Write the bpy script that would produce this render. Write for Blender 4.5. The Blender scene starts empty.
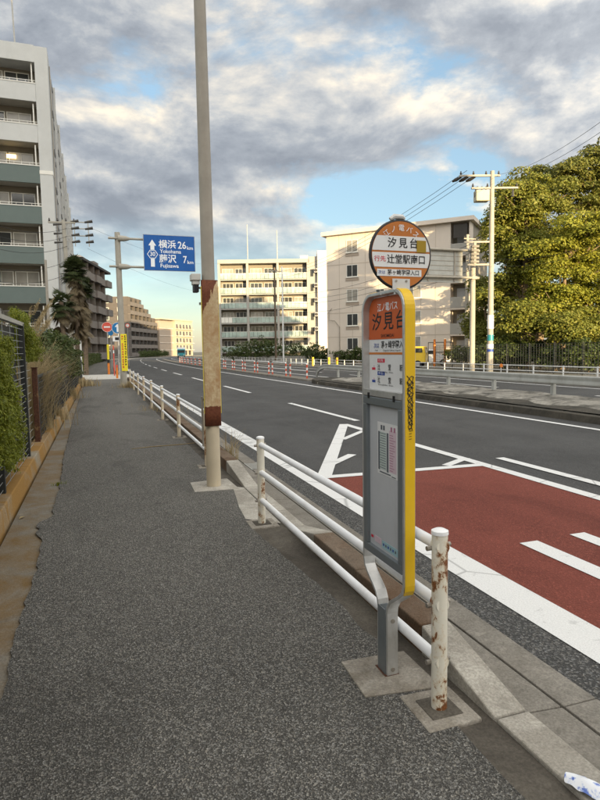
import bpy, math, random
import numpy as np
from mathutils import Vector, Matrix
random.seed(7); RNG = np.random.default_rng(11)
SC = bpy.context.scene
COL = SC.collection
rad = math.radians

# ------------------------------------------------------------------ camera
CAM = np.array([0, 0, 1.5814]); FPX = 586.607
YAW, PITCH, ROLL = rad(18.7751), rad(4.8352), rad(-0.8754)
_f = np.array([math.sin(YAW)*math.cos(PITCH), math.cos(YAW)*math.cos(PITCH), -math.sin(PITCH)])
_r0 = np.array([math.cos(YAW), -math.sin(YAW), 0]); _u0 = np.cross(_r0, _f)
_r = _r0*math.cos(ROLL)+_u0*math.sin(ROLL); _u = -_r0*math.sin(ROLL)+_u0*math.cos(ROLL)
cd = bpy.data.cameras.new('camera'); cam = bpy.data.objects.new('camera', cd); COL.objects.link(cam)
cd.sensor_fit = 'VERTICAL'; cd.sensor_height = 24; cd.lens = FPX/800*24; cd.clip_start = .05; cd.clip_end = 6000
mw = Matrix.Identity(4)
for i in range(3):
    mw[i][0], mw[i][1], mw[i][2], mw[i][3] = _r[i], _u[i], -_f[i], CAM[i]
cam.matrix_world = mw; SC.camera = cam
def ray(x, y): return _f+_r*(x-300)/FPX+_u*(400-y)/FPX
def gnd(x, y, z=0): d = ray(x, y); return CAM+d*((z-CAM[2])/d[2])
def atY(x, y, Y): d = ray(x, y); return CAM+d*(Y/d[1])
def atX(x, y, X): d = ray(x, y); return CAM+d*(X/d[0])
def atD(x, y, D): return CAM+ray(x, y)*D

# ------------------------------------------------------------------ sky, sun, exposure
SUN_EL = rad(4.4)
SUN_S = np.array([.15, -.9887])                       # horizontal direction towards the sun
SKY_K = 1.0
def build_world():
    w = bpy.data.worlds.new('World'); SC.world = w; w.use_nodes = True
    nt = w.node_tree; nt.nodes.clear(); N = nt.nodes.new; L = nt.links.new
    out = N('ShaderNodeOutputWorld'); bg = N('ShaderNodeBackground'); bg.inputs[1].default_value = .12
    L(bg.outputs[0], out.inputs[0])
    sky = N('ShaderNodeTexSky'); sky.sky_type = 'NISHITA'; sky.sun_disc = False
    sky.sun_elevation = SUN_EL; sky.sun_rotation = math.atan2(SUN_S[0], SUN_S[1])
    sky.air_density = 1.0; sky.dust_density = .6; sky.ozone_density = 1.5
    tc = N('ShaderNodeTexCoord'); sep = N('ShaderNodeSeparateXYZ'); L(tc.outputs['Generated'], sep.inputs[0])
    def math_(op, a, b=None, c=None):
        m = N('ShaderNodeMath'); m.operation = op
        for i, v in enumerate((a, b, c)):
            if v is None: continue
            if isinstance(v, (int, float)): m.inputs[i].default_value = v
            else: L(v, m.inputs[i])
        return m.outputs[0]
    zc = math_('MAXIMUM', sep.outputs[2], 0.0)
    den = math_('ADD', zc, .16)
    px = math_('DIVIDE', sep.outputs[0], den); py = math_('DIVIDE', sep.outputs[1], den)
    comb = N('ShaderNodeCombineXYZ'); L(px, comb.inputs[0]); L(py, comb.inputs[1])
    def noise(off, scale, det, rough, dist=0., sx=1., sy=1.):
        mp = N('ShaderNodeMapping'); mp.inputs['Location'].default_value = off; mp.inputs['Scale'].default_value = (sx, sy, 1)
        mp.inputs['Rotation'].default_value = (0, 0, rad(19))
        L(comb.outputs[0], mp.inputs[0])
        n = N('ShaderNodeTexNoise'); n.inputs['Scale'].default_value = scale; n.inputs['Detail'].default_value = det
        n.inputs['Roughness'].default_value = rough; n.inputs['Distortion'].default_value = dist
        L(mp.outputs[0], n.inputs['Vector']); return n.outputs[0]
    def ramp(src, stops):
        r = N('ShaderNodeValToRGB'); e = r.color_ramp.elements
        while len(e) > 1: e.remove(e[-1])
        for i, (p, c) in enumerate(stops):
            el = e[0] if i == 0 else e.new(p)
            el.position = p; el.color = (*c, 1)
        L(src, r.inputs[0]); return r.outputs[0]
    def mix(f, a, b, mode='MIX'):
        m = N('ShaderNodeMix'); m.data_type = 'RGBA'; m.blend_type = mode
        if isinstance(f, (int, float)): m.inputs[0].default_value = f
        else: L(f, m.inputs[0])
        for s, v in ((6, a), (7, b)):
            if isinstance(v, tuple): m.inputs[s].default_value = (*v, 1)
            else: L(v, m.inputs[s])
        return m.outputs[2]
    def noise3(off, scale, det, rough, dist):
        mp = N('ShaderNodeMapping'); mp.inputs['Location'].default_value = off; mp.inputs['Scale'].default_value = (1, 1, 1.9)
        L(tc.outputs['Generated'], mp.inputs[0])
        n = N('ShaderNodeTexNoise'); n.inputs['Scale'].default_value = scale; n.inputs['Detail'].default_value = det
        n.inputs['Roughness'].default_value = rough; n.inputs['Distortion'].default_value = dist
        L(mp.outputs[0], n.inputs['Vector']); return n.outputs[0]
    def density(ox, oy):
        big = noise((2.3+ox, .7+oy, 0), 1.0, 4, .5, .2, .8, 1.2)
        med = noise3((5.1+ox*.6, 3.3+oy*.2, 2.2-oy*.75), 4.3, 10, .60, .2)
        return math_('ADD', math_('MULTIPLY', big, .50), math_('MULTIPLY', med, .50))
    dens = density(0, 0); lit = density(.0, -.07)
    mask = ramp(dens, [(.405, (0, 0, 0)), (.435, (.6,)*3), (.475, (.97, .97, .97))])
    # light falls on the near sides of the puffs, the undersides stay grey
    rim = math_('MULTIPLY_ADD', math_('SUBTRACT', dens, lit), 6.2, .42)
    thick = math_('MULTIPLY_ADD', math_('SUBTRACT', .53, dens), 2.2, 0)
    sh = math_('ADD', rim, math_('MULTIPLY', thick, 1.2))
    cl = ramp(sh, [(.05, (1.15, 1.26, 1.45)), (.36, (1.58, 1.70, 1.88)), (.58, (2.25, 2.30, 2.34)), (.78, (3.1, 2.95, 2.7)), (1., (4.3, 3.85, 3.1))])
    # clear pale band close to the horizon, with thin streaks
    clear = ramp(zc, [(.0, (0, 0, 0)), (.09, (.12,)*3), (.22, (1, 1, 1))])
    mask2 = math_('MULTIPLY', mask, clear)
    skyb = mix(1.0, sky.outputs[0], (1.1, 1.15, 1.2), 'MULTIPLY')
    skyc = mix(.35, skyb, (2.3, 3.3, 4.3))
    # clouds glow more and more towards the low sun behind the viewer
    vd = N('ShaderNodeVectorMath'); vd.operation = 'DOT_PRODUCT'; L(tc.outputs['Generated'], vd.inputs[0])
    vd.inputs[1].default_value = (SUN_S[0]*math.cos(SUN_EL), SUN_S[1]*math.cos(SUN_EL), math.sin(SUN_EL))
    gl = math_('POWER', math_('MULTIPLY_ADD', vd.outputs['Value'], .5, .5), 2.0)
    gcol = N('ShaderNodeCombineColor')
    for k, a in enumerate((5.4, 5.0, 4.4)): L(math_('MULTIPLY_ADD', gl, a, 1.0), gcol.inputs[k])
    clg = mix(1.0, cl, gcol.outputs[0], 'MULTIPLY')
    res = mix(mask2, skyc, clg)
    L(res, bg.inputs[0])
build_world()
sd = bpy.data.lights.new('sun', 'SUN'); sun = bpy.data.objects.new('sun', sd); COL.objects.link(sun)
sd.energy = 5.0; sd.angle = rad(.6); sd.color = (1, .77, .44)
sv = Vector((SUN_S[0]*math.cos(SUN_EL), SUN_S[1]*math.cos(SUN_EL), math.sin(SUN_EL)))
sun.rotation_euler = sv.to_track_quat('Z', 'Y').to_euler()
SC.view_settings.view_transform = 'Standard'; SC.view_settings.look = 'None'
SC.view_settings.gamma = 1; SC.view_settings.exposure = 1.15; SC.view_settings.use_curve_mapping = False
SC.cycles.max_bounces = 6

# ------------------------------------------------------------------ mesh helpers
class MB:
    def __init__(s): s.v = []; s.f = []
    def quad(s, a, b, c, d):
        n = len(s.v); s.v += [tuple(a), tuple(b), tuple(c), tuple(d)]; s.f.append((n, n+1, n+2, n+3)); return s
    def poly(s, pts):
        n = len(s.v); s.v += [tuple(p) for p in pts]; s.f.append(tuple(range(n, n+len(pts)))); return s
    def box(s, x0, y0, z0, x1, y1, z1):
        n = len(s.v)
        s.v += [(x0, y0, z0), (x1, y0, z0), (x1, y1, z0), (x0, y1, z0), (x0, y0, z1), (x1, y0, z1), (x1, y1, z1), (x0, y1, z1)]
        s.f += [tuple(n+i for i in q) for q in ((0, 3, 2, 1), (4, 5, 6, 7), (0, 1, 5, 4), (1, 2, 6, 5), (2, 3, 7, 6), (3, 0, 4, 7))]
        return s
    def hexa(s, p):      # eight corners: bottom ring, top ring
        n = len(s.v); s.v += [tuple(q) for q in p]
        s.f += [tuple(n+i for i in q) for q in ((0, 3, 2, 1), (4, 5, 6, 7), (0, 1, 5, 4), (1, 2, 6, 5), (2, 3, 7, 6), (3, 0, 4, 7))]
        return s
    def tube(s, pts, rs, n=8, cap=True):
        pts = [np.array(p, float) for p in pts]
        if isinstance(rs, (int, float)): rs = [rs]*len(pts)
        base = len(s.v); prev = None
        for i, p in enumerate(pts):
            t = pts[min(i+1, len(pts)-1)]-pts[max(i-1, 0)]; t = t/(np.linalg.norm(t)+1e-9)
            if prev is None:
                a = np.array([1., 0, 0]) if abs(t[0]) < .8 else np.array([0, 1., 0])
                e1 = np.cross(t, a)
            else: e1 = prev-t*np.dot(prev, t)
            e1 /= np.linalg.norm(e1)+1e-9; prev = e1; e2 = np.cross(t, e1)
            for k in range(n):
                q = p+rs[i]*(e1*math.cos(2*math.pi*k/n)+e2*math.sin(2*math.pi*k/n)); s.v.append(tuple(q))
        for i in range(len(pts)-1):
            for k in range(n):
                a = base+i*n+k; b = base+i*n+(k+1) % n; s.f.append((a, b, b+n, a+n))
        if cap:
            s.f.append(tuple(base+k for k in range(n))[::-1]); e = base+(len(pts)-1)*n; s.f.append(tuple(e+k for k in range(n)))
        return s
    def cyl(s, p0, p1, r, n=12, r1=None): return s.tube([p0, p1], [r, r if r1 is None else r1], n)
    def prism(s, poly, z0, z1):
        n = len(s.v); m = len(poly)
        s.v += [(p[0], p[1], z0) for p in poly]+[(p[0], p[1], z1) for p in poly]
        s.f.append(tuple(range(n, n+m))[::-1]); s.f.append(tuple(range(n+m, n+2*m)))
        for i in range(m): j = (i+1) % m; s.f.append((n+i, n+j, n+m+j, n+m+i))
        return s
    def build(s, name, mat, parent=None, loc=(0, 0, 0), smooth=False, bevel=0, off=None):
        v = s.v if off is None else [(a-off[0], b-off[1], c-off[2]) for a, b, c in s.v]
        me = bpy.data.meshes.new(name); me.from_pydata(v, [], s.f); me.update()
        return link(name, me, mat, parent, loc, smooth, bevel)
def link(name, me, mat, parent=None, loc=(0, 0, 0), smooth=False, bevel=0):
    if smooth:
        me.polygons.foreach_set('use_smooth', [True]*len(me.polygons))
        try: me.set_sharp_from_angle(angle=rad(40))
        except Exception: pass
    o = bpy.data.objects.new(name, me); COL.objects.link(o)
    if mat is not None and not me.materials: me.materials.append(mat)
    o.parent = parent; o.location = loc
    if bevel:
        b = o.modifiers.new('edge', 'BEVEL'); b.width = bevel; b.segments = 2; b.limit_method = 'ANGLE'
    return o
def tag(o, label, cat, group=None):
    o['label'] = label; o['category'] = cat
    if group: o['group'] = group
    return o
def thing(name, label, cat, loc=(0, 0, 0), rz=0, group=None):
    o = bpy.data.objects.new(name, None); COL.objects.link(o); o.location = loc; o.rotation_euler = (0, 0, rz)
    o.empty_display_size = .2
    return tag(o, label, cat, group)
def structure(o): o['kind'] = 'structure'; return o
def stuff(o): o['kind'] = 'stuff'; return o
def copy(o, parent, loc=None, rot=None):
    c = o.copy(); COL.objects.link(c); c.parent = parent
    if loc is not None: c.location = loc
    if rot is not None: c.rotation_euler = rot
    return c
def copy_tree(o, parent=None, loc=None):
    kids = [k for k in bpy.data.objects if k.parent == o]
    c = copy(o, parent, loc)
    for k in kids: copy_tree(k, c)
    return c

# ------------------------------------------------------------------ materials
class NT:
    def __init__(s, name):
        s.m = bpy.data.materials.new(name); s.m.use_nodes = True; s.t = s.m.node_tree
        s.b = s.t.nodes['Principled BSDF']; s.tc = s.N('ShaderNodeTexCoord')
        s.co = s.tc.outputs['Object']
    def N(s, k): return s.t.nodes.new(k)
    def L(s, a, b): s.t.links.new(a, b)
    def noise(s, scale, det=5, rough=.6, dist=0, sc=(1, 1, 1), off=(0, 0, 0)):
        mp = s.N('ShaderNodeMapping'); mp.inputs['Scale'].default_value = sc; mp.inputs['Location'].default_value = off; s.L(s.co, mp.inputs[0])
        n = s.N('ShaderNodeTexNoise'); n.inputs['Scale'].default_value = scale; n.inputs['Detail'].default_value = det
        n.inputs['Roughness'].default_value = rough; n.inputs['Distortion'].default_value = dist
        s.L(mp.outputs[0], n.inputs['Vector']); return n.outputs[0]
    def voro(s, scale, out='Distance', feat='F1'):
        n = s.N('ShaderNodeTexVoronoi'); n.inputs['Scale'].default_value = scale; n.feature = feat
        s.L(s.co, n.inputs['Vector']); return n.outputs[out]
    def ramp(s, src, stops, const=False):
        r = s.N('ShaderNodeValToRGB'); e = r.color_ramp.elements
        if const: r.color_ramp.interpolation = 'CONSTANT'
        while len(e) > 1: e.remove(e[-1])
        for i, (p, c) in enumerate(stops):
            el = e[0] if i == 0 else e.new(p)
            el.position = p; el.color = (*(c if isinstance(c, tuple) else (c,)*3), 1)
        s.L(src, r.inputs[0]); return r.outputs[0]
    def mix(s, f, a, b, mode='MIX'):
        m = s.N('ShaderNodeMix'); m.data_type = 'RGBA'; m.blend_type = mode
        for k, v in ((0, f), (6, a), (7, b)):
            if isinstance(v, (int, float)): m.inputs[k].default_value = v if k == 0 else (v, v, v, 1)
            elif isinstance(v, tuple): m.inputs[k].default_value = (*v, 1)
            else: s.L(v, m.inputs[k])
        return m.outputs[2]
    def bump(s, h, st=.3, d=.01):
        b = s.N('ShaderNodeBump'); b.inputs['Strength'].default_value = st; b.inputs['Distance'].default_value = d
        s.L(h, b.inputs['Height']); s.L(b.outputs[0], s.b.inputs['Normal'])
    def fin(s, col=None, rough=.7, metal=0, spec=.5):
        if col is not None:
            if isinstance(col, tuple): s.b.inputs['Base Color'].default_value = (*col, 1)
            else: s.L(col, s.b.inputs['Base Color'])
        if isinstance(rough, (int, float)): s.b.inputs['Roughness'].default_value = rough
        else: s.L(rough, s.b.inputs['Roughness'])
        s.b.inputs['Metallic'].default_value = metal; s.b.inputs['Specular IOR Level'].default_value = spec
        return s.m
def mul(c, k): return tuple(min(1, x*k) for x in c)
def mat(name, col, rough=.7, var=.18, scale=3., bump=0., bscale=60., metal=0, spec=.4, col2=None, dirt=None):
    t = NT(name); n = t.noise(scale, 6, .62)
    c = t.ramp(n, [(.28, mul(col, 1-var)), (.72, mul(col2 or col, 1+var))])
    if dirt:
        dn = t.noise(scale*.45, 7, .7, .4, (1, 1, .35), (7, 3, 1))
        c = t.mix(t.ramp(dn, [(.50, 0.), (.74, dirt[1])]), c, dirt[0])
    if bump: t.bump(t.noise(bscale, 4, .6), bump, .01)
    return t.fin(c, rough, metal, spec)
def asphalt(name, dark, light, cell, spots=.0, tint=None, bump=.6, wear=.3):
    t = NT(name)
    cellc = t.voro(cell, 'Color'); sp = t.N('ShaderNodeSeparateColor'); t.L(cellc, sp.inputs[0])
    c = t.ramp(sp.outputs[0], [(0., mul(dark, .7)), (.45, dark), (.72, mul(light, .62)), (.9, light), (1., mul(light, 1.7))])
    c = t.mix(.55, c, t.ramp(sp.outputs[1], [(0., (.80, .88, 1.)), (.5, (1., 1., 1.)), (1., (1., .90, .74))]), 'MULTIPLY')
    patch = t.noise(.7, 7, .62)
    c = t.mix(wear, c, t.ramp(patch, [(.3, mul(dark, .75)), (.7, mul(light, 1.1))]))
    fine = t.noise(260, 2, .5); c = t.mix(.30, c, t.ramp(fine, [(.35, mul(dark, .3)), (.65, mul(light, 1.35))]), 'MIX')
    if spots:
        p = t.noise(2.6, 5, .7, .3, off=(4, 4, 0)); c = t.mix(t.ramp(p, [(.60, 0.), (.72, spots)]), c, mul(dark, .55))
    if tint: c = t.mix(tint[1], c, tint[0])
    tr = t.noise(.55, 5, .55, .6, (1, .12, 1), (3, 1, 0)); c = t.mix(t.ramp(tr, [(.46, 0.), (.64, .22)]), c, mul(light, 1.15))
    dk = t.noise(.9, 6, .6, .8, (1, .5, 1), (9, 5, 0)); c = t.mix(t.ramp(dk, [(.54, 0.), (.70, .35)]), c, mul(dark, .7))
    h = t.voro(cell); t.bump(h, bump, .006)
    return t.fin(c, .88, 0, .25)
def rusty(name, base, amount, scale=14., rough=.45, zs=.6, rust=(.21, .085, .03)):
    t = NT(name); n = t.noise(scale, 7, .72, .3, (1, 1, zs)); n2 = t.noise(scale*5, 4, .6)
    big = t.noise(scale*.28, 3, .5, .2, (1, 1, .45), (2, 5, 1)); ad = t.N('ShaderNodeMath'); ad.operation = 'MULTIPLY_ADD'
    t.L(big, ad.inputs[0]); ad.inputs[1].default_value = 1.0; t.L(n, ad.inputs[2]); hf = t.N('ShaderNodeMath'); hf.operation = 'MULTIPLY'; t.L(ad.outputs[0], hf.inputs[0]); hf.inputs[1].default_value = .5; n = hf.outputs[0]
    m = t.ramp(n, [(.605-amount, 0.), (.635-amount, 1.)])
    halo = t.ramp(n, [(.56-amount, 0.), (.63-amount, .55)])
    b = t.ramp(t.noise(5, 6, .6), [(.3, mul(base, .86)), (.7, base)])
    c = t.mix(halo, b, mul((.52, .33, .13), 1.))
    c = t.mix(m, c, t.ramp(n2, [(.3, mul(rust, .5)), (.7, mul(rust, 1.4))]))
    t.bump(n2, .12, .001)
    return t.fin(c, rough, 0, .4)
def concrete(name, col, stain=None, amount=.5, sscale=1.6, rough=.9, cover=0):
    t = NT(name); a = t.noise(2.4, 8, .66, .3); f = t.noise(90, 5, .65); v = t.voro(140)
    c = t.ramp(a, [(.25, mul(col, .68)), (.5, col), (.78, mul(col, 1.28))])
    c = t.mix(.38, c, t.ramp(f, [(.36, mul(col, .35)), (.64, mul(col, 1.5))]))
    sp = t.noise(17, 7, .75, .5, off=(1, 6, 2)); c = t.mix(t.ramp(sp, [(.52, 0.), (.66, .5)]), c, mul(col, .5))
    c = t.mix(t.ramp(t.noise(11, 7, .7, .4, off=(8, 2, 2)), [(.56, 0.), (.68, .45)]), c, mul(col, 1.7))
    if stain:
        s = t.noise(sscale, 8, .72, .6, off=(3, 9, 1)); c = t.mix(t.ramp(s, [(.40-cover, 0.), (.60-cover, amount)]), c, t.ramp(f, [(.3, mul(stain, .75)), (.7, mul(stain, 1.2))]))
    t.bump(f, .45, .006)
    return t.fin(c, rough, 0, .25)
def leafmat(name, c1, c2, scale=.6, trans=.35):
    t = NT(name); n = t.noise(scale, 4, .7); w = t.N('ShaderNodeObjectInfo')
    g = t.N('ShaderNodeNewGeometry')
    c = t.mix(g.outputs['Random Per Island'], t.ramp(n, [(.3, mul(c1, .8)), (.7, c1)]), t.ramp(n, [(.3, mul(c2, .75)), (.7, mul(c2, 1.1))]))
    t.fin(c, .55, 0, .3)
    tr = t.N('ShaderNodeBsdfTranslucent'); t.L(c, tr.inputs[0]); mx = t.N('ShaderNodeMixShader'); mx.inputs[0].default_value = trans
    t.L(t.b.outputs[0], mx.inputs[1]); t.L(tr.outputs[0], mx.inputs[2])
    t.L(mx.outputs[0], t.t.nodes['Material Output'].inputs[0])
    return t.m
def glassmat(name, col, rough=.08, alpha=1.):
    t = NT(name); n = t.noise(.5, 3, .6)
    c = t.ramp(n, [(.3, mul(col, .6)), (.7, mul(col, 1.4))])
    m = t.fin(c, rough, 0, .6)
    if alpha < 1: t.b.inputs['Alpha'].default_value = alpha
    return m
m = {}
m['walk'] = asphalt('sidewalk_asphalt', (.025, .024, .022), (.25, .24, .218), 158, .3, None, 1., .10)
m['road'] = asphalt('road_asphalt', (.040, .040, .040), (.105, .104, .102), 110, .0, None, .5, .4)
m['shoulder'] = asphalt('shoulder_asphalt', (.018, .0185, .019), (.16, .157, .15), 100, .2, None, .9, .05)
m['red'] = asphalt('red_asphalt', (.110, .026, .0175), (.25, .070, .049), 110, .3, None, .6, .35)
m['concrete'] = concrete('concrete', (.26, .245, .22))
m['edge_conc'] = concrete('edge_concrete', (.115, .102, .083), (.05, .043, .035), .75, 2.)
m['gutter'] = concrete('gutter_concrete', (.24, .222, .192), (.10, .088, .07), .45, 1.5)
m['kerb_clean'] = concrete('kerb_clean', (.42, .395, .345), (.19, .17, .14), .55, 2.2)
m['driveway'] = concrete('driveway_concrete', (.55, .53, .48))
m['kerb_old'] = concrete('kerb_old', (.17, .13, .095), (.10, .055, .028), .8, 1.3)
m['strip'] = concrete('strip_concrete', (.20, .182, .15), (.17, .10, .03), .85, 1.3, cover=-.035)
m['wall_orange'] = concrete('stained_wall', (.31, .275, .21), (.32, .17, .038), .92, 1.1, cover=.05)
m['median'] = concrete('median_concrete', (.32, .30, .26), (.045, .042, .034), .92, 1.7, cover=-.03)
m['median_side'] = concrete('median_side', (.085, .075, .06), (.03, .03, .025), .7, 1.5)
m['ground'] = concrete('ground_mat', (.17, .16, .14), (.09, .09, .06), .6, .1)
m['plate'] = concrete('footing_concrete', (.30, .275, .235), (.13, .105, .075), .55, 5.)
def paint_white(name, wear):
    t = NT(name); n = t.noise(9, 8, .75, .3); f = t.noise(120, 3, .6)
    c = t.mix(t.ramp(n, [(.62-wear, 0.), (.80-wear, .75)]), t.ramp(f, [(.3, (.60, .60, .585)), (.7, (.80, .80, .785))]), (.22, .22, .215))
    cr = t.voro(.9, 'Distance', 'DISTANCE_TO_EDGE'); c = t.mix(t.ramp(cr, [(.0, .6), (.012, 0.)]), c, (.18, .18, .175))
    t.bump(t.voro(75), .3, .005)
    return t.fin(c, .7, 0, .3)
m['mark'] = paint_white('road_paint', .04)
m['mark_old'] = paint_white('road_paint_old', .17)
m['rail'] = mat('white_pipe', (.82, .83, .84), .3, .05, 4, dirt=((.45, .40, .32), .5))
m['post'] = rusty('white_post_rust', (.78, .74, .63), .065, 30, .4, .75, (.20, .075, .025))
m['post_far'] = rusty('post_rust_far', (.66, .57, .42), .045, 16)
m['bolt'] = mat('bolt_steel', (.35, .32, .28), .45, .2, 30, metal=.7)
m['steel'] = rusty('pole_steel', (.56, .48, .35), .02, 7, .6, .25, (.34, .22, .11))
m['steel_up'] = mat('pole_grey', (.31, .28, .235), .55, .12, 5)
m['galv'] = mat('galvanised', (.36, .355, .33), .5, .1, 6, metal=.15)
def rust_sheet():
    t = NT('rusted_sheet'); sepz = t.N('ShaderNodeSeparateXYZ'); t.L(t.co, sepz.inputs[0])
    n = t.noise(7, 9, .72, .8, (1, 1, .45)); n2 = t.noise(40, 6, .7)
    pale = t.ramp(n2, [(.3, (.42, .31, .17)), (.7, (.60, .50, .33))])
    streak = t.noise(5, 8, .7, .8, (1., 1., .5), (2, 2, 2))
    pale = t.mix(t.ramp(streak, [(.44, 0.), (.64, .75)]), pale, (.30, .15, .055))
    blot = t.noise(16, 8, .7, .5, off=(5, 1, 3)); pale = t.mix(t.ramp(blot, [(.50, 0.), (.68, .5)]), pale, (.36, .20, .08))
    wide = t.noise(3.2, 6, .6, .6, off=(1, 8, 4)); pale = t.mix(t.ramp(wide, [(.44, 0.), (.70, .7)]), pale, (.34, .17, .06))
    rust = t.ramp(n2, [(.3, (.085, .024, .012)), (.7, (.17, .055, .025))])
    # bare rust where the glued poster has come off: top left triangle and bottom band
    a = t.N('ShaderNodeMath'); a.operation = 'MULTIPLY_ADD'; t.L(sepz.outputs[0], a.inputs[0]); a.inputs[1].default_value = -2.4; t.L(sepz.outputs[2], a.inputs[2])
    b = t.N('ShaderNodeMath'); b.operation = 'MULTIPLY_ADD'; t.L(n, b.inputs[0]); b.inputs[1].default_value = .5; t.L(a.outputs[0], b.inputs[2])
    top = t.ramp(b.outputs[0], [(.0, 0.), (.999, 1.)])
    mt = t.N('ShaderNodeMath'); mt.operation = 'GREATER_THAN'; t.L(b.outputs[0], mt.inputs[0]); mt.inputs[1].default_value = 1.75
    d = t.N('ShaderNodeMath'); d.operation = 'MULTIPLY_ADD'; t.L(n, d.inputs[0]); d.inputs[1].default_value = .10; t.L(sepz.outputs[2], d.inputs[2])
    mb_ = t.N('ShaderNodeMath'); mb_.operation = 'LESS_THAN'; t.L(d.outputs[0], mb_.inputs[0]); mb_.inputs[1].default_value = .275
    s = t.N('ShaderNodeMath'); s.operation = 'MAXIMUM'; t.L(mt.outputs[0], s.inputs[0]); t.L(mb_.outputs[0], s.inputs[1])
    c = t.mix(s.outputs[0], pale, rust); t.bump(n2, .3, .004)
    return t.fin(c, .75, 0, .3)
m['rust_sheet'] = rust_sheet()
m['yellow_edge'] = mat('yellow_trim', (.72, .58, .10), .5, .1)
m['alu'] = mat('aluminium', (.56, .56, .55), .4, .14, 14, metal=.6, dirt=((.33, .31, .27), .6))
m['alu_dark'] = mat('aluminium_dark', (.22, .245, .26), .4, .1, 8, metal=.5)
m['yellow'] = mat('bus_yellow', (.74, .47, .015), .38, .07, 6, dirt=((.42, .28, .05), .45))
m['panel_grey'] = mat('panel_grey', (.47, .485, .505), .22, .06, 4, dirt=((.30, .30, .29), .5))
m['panel_white'] = mat('panel_white', (.66, .665, .66), .35, .05, 4, dirt=((.50, .49, .45), .4))
m['orange'] = mat('orange_film', (.50, .165, .03), .45, .08, 5)
m['orange_board'] = mat('orange_film_board', (.50, .095, .018), .45, .08, 5)
m['white'] = mat('sign_white', (.74, .745, .74), .45, .05, 5)
m['black'] = mat('black_ink', (.012, .012, .013), .5, .05)
m['rim'] = mat('black_rim', (.02, .02, .022), .4, .1)
m['redink'] = mat('red_ink', (.55, .02, .05), .5, .05)
m['blueink'] = mat('blue_ink', (.03, .07, .30), .5, .05)
m['olive'] = mat('ochre_sticker', (.34, .22, .012), .45, .08)
m['green_pale'] = mat('pale_green_print', (.45, .52, .49), .5, .05)
m['pink'] = mat('pink_print', (.58, .46, .51), .5, .05)
m['pink_dark'] = mat('pink_dark_print', (.36, .16, .24), .5, .05)
m['teal_pale'] = mat('pale_teal', (.30, .46, .50), .5, .05)
m['dark_print'] = mat('dark_print', (.10, .11, .13), .5, .05)
m['blue'] = mat('sign_blue', (.009, .095, .35), .4, .08, 3)
m['signwhite'] = mat('sign_white_letter', (.80, .82, .84), .45, .03)
m['leaf_r'] = leafmat('evergreen_leaf', (.155, .185, .028), (.25, .235, .036), .35, .3)
m['leaf_r2'] = leafmat('evergreen_leaf_deep', (.12, .145, .03), (.21, .20, .038), .35, .3)
m['leaf_r3'] = leafmat('evergreen_leaf_yellow', (.22, .25, .03), (.32, .30, .036), .35, .3)
m['thuja'] = leafmat('thuja_leaf', (.145, .185, .016), (.26, .27, .026), 2.5, .3)
m['shrub'] = leafmat('shrub_leaf', (.04, .068, .015), (.085, .105, .024), 2., .25)
m['dry'] = leafmat('dry_grass', (.36, .27, .14), (.52, .42, .24), 3., .4)
m['palm'] = leafmat('palm_leaf', (.04, .055, .022), (.07, .085, .03), 1., .3)
m['palm_dry'] = leafmat('palm_dry_leaf', (.13, .095, .055), (.19, .15, .085), 1., .2)
m['bark'] = mat('bark', (.13, .095, .065), .9, .35, 6, .5, 20)
m['bark_lit'] = mat('bark_pale', (.20, .145, .09), .9, .3, 6, .5, 20)
m['pale_wall'] = mat('pale_wall', (.50, .505, .49), .8, .05, 1.5, dirt=((.36, .355, .33), .35))
m['green_wall'] = mat('green_parapet', (.115, .145, .135), .75, .05, 1.5)
m['side_wall'] = mat('side_wall', (.40, .42, .43), .8, .06, 1.5)
m['soffit'] = mat('soffit', (.42, .39, .34), .8, .06, 2)
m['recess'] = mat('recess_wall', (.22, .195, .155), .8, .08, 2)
m['frame'] = mat('window_frame', (.70, .68, .62), .5, .05, 3)
m['frame_grey'] = mat('window_frame_grey', (.40, .40, .40), .5, .05, 3)
m['glass'] = glassmat('window_glass', (.05, .052, .05))
m['glass_curtain'] = glassmat('curtain_glass', (.30, .28, .24), .2)
m['glass_green'] = glassmat('balcony_glass', (.30, .37, .33), .3)
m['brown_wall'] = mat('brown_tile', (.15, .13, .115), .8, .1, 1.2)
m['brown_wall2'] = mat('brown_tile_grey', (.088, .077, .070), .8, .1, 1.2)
m['brown_band'] = mat('brown_band', (.165, .145, .13), .8, .08, 1.2)
m['dark_recess'] = mat('dark_recess', (.05, .045, .04), .8, .1, 2)
m['cream'] = mat('cream_wall', (.62, .545, .465), .8, .05, .6, dirt=((.50, .435, .37), .3))
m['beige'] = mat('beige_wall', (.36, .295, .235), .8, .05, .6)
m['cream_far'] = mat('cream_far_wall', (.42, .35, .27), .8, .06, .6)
m['tan'] = mat('tan_wall', (.33, .315, .285), .8, .06, .7, dirt=((.24, .23, .205), .35))
m['joint'] = mat('panel_joint', (.46, .39, .32), .8, .05)
m['conc_pole'] = mat('concrete_pole', (.36, .335, .285), .8, .1, 3, dirt=((.23, .21, .17), .4))
m['guard'] = mat('guardrail_beige', (.38, .385, .36), .5, .12, 3, dirt=((.20, .19, .15), .5))
m['hoopred'] = mat('hoop_red', (.60, .09, .04), .5, .1, 5)
m['hoopwhite'] = mat('hoop_white', (.74, .74, .72), .45, .06, 5)
m['wire'] = mat('wire_black', (.02, .02, .02), .6, .05)
m['wire_grey'] = mat('wire_grey', (.42, .44, .44), .45, .1, 9, metal=.4)
m['dark_mesh'] = mat('dark_mesh', (.035, .037, .036), .6, .2, 8)
m['dark_panel'] = mat('dark_panel', (.028, .030, .032), .6, .25, 3)
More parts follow.
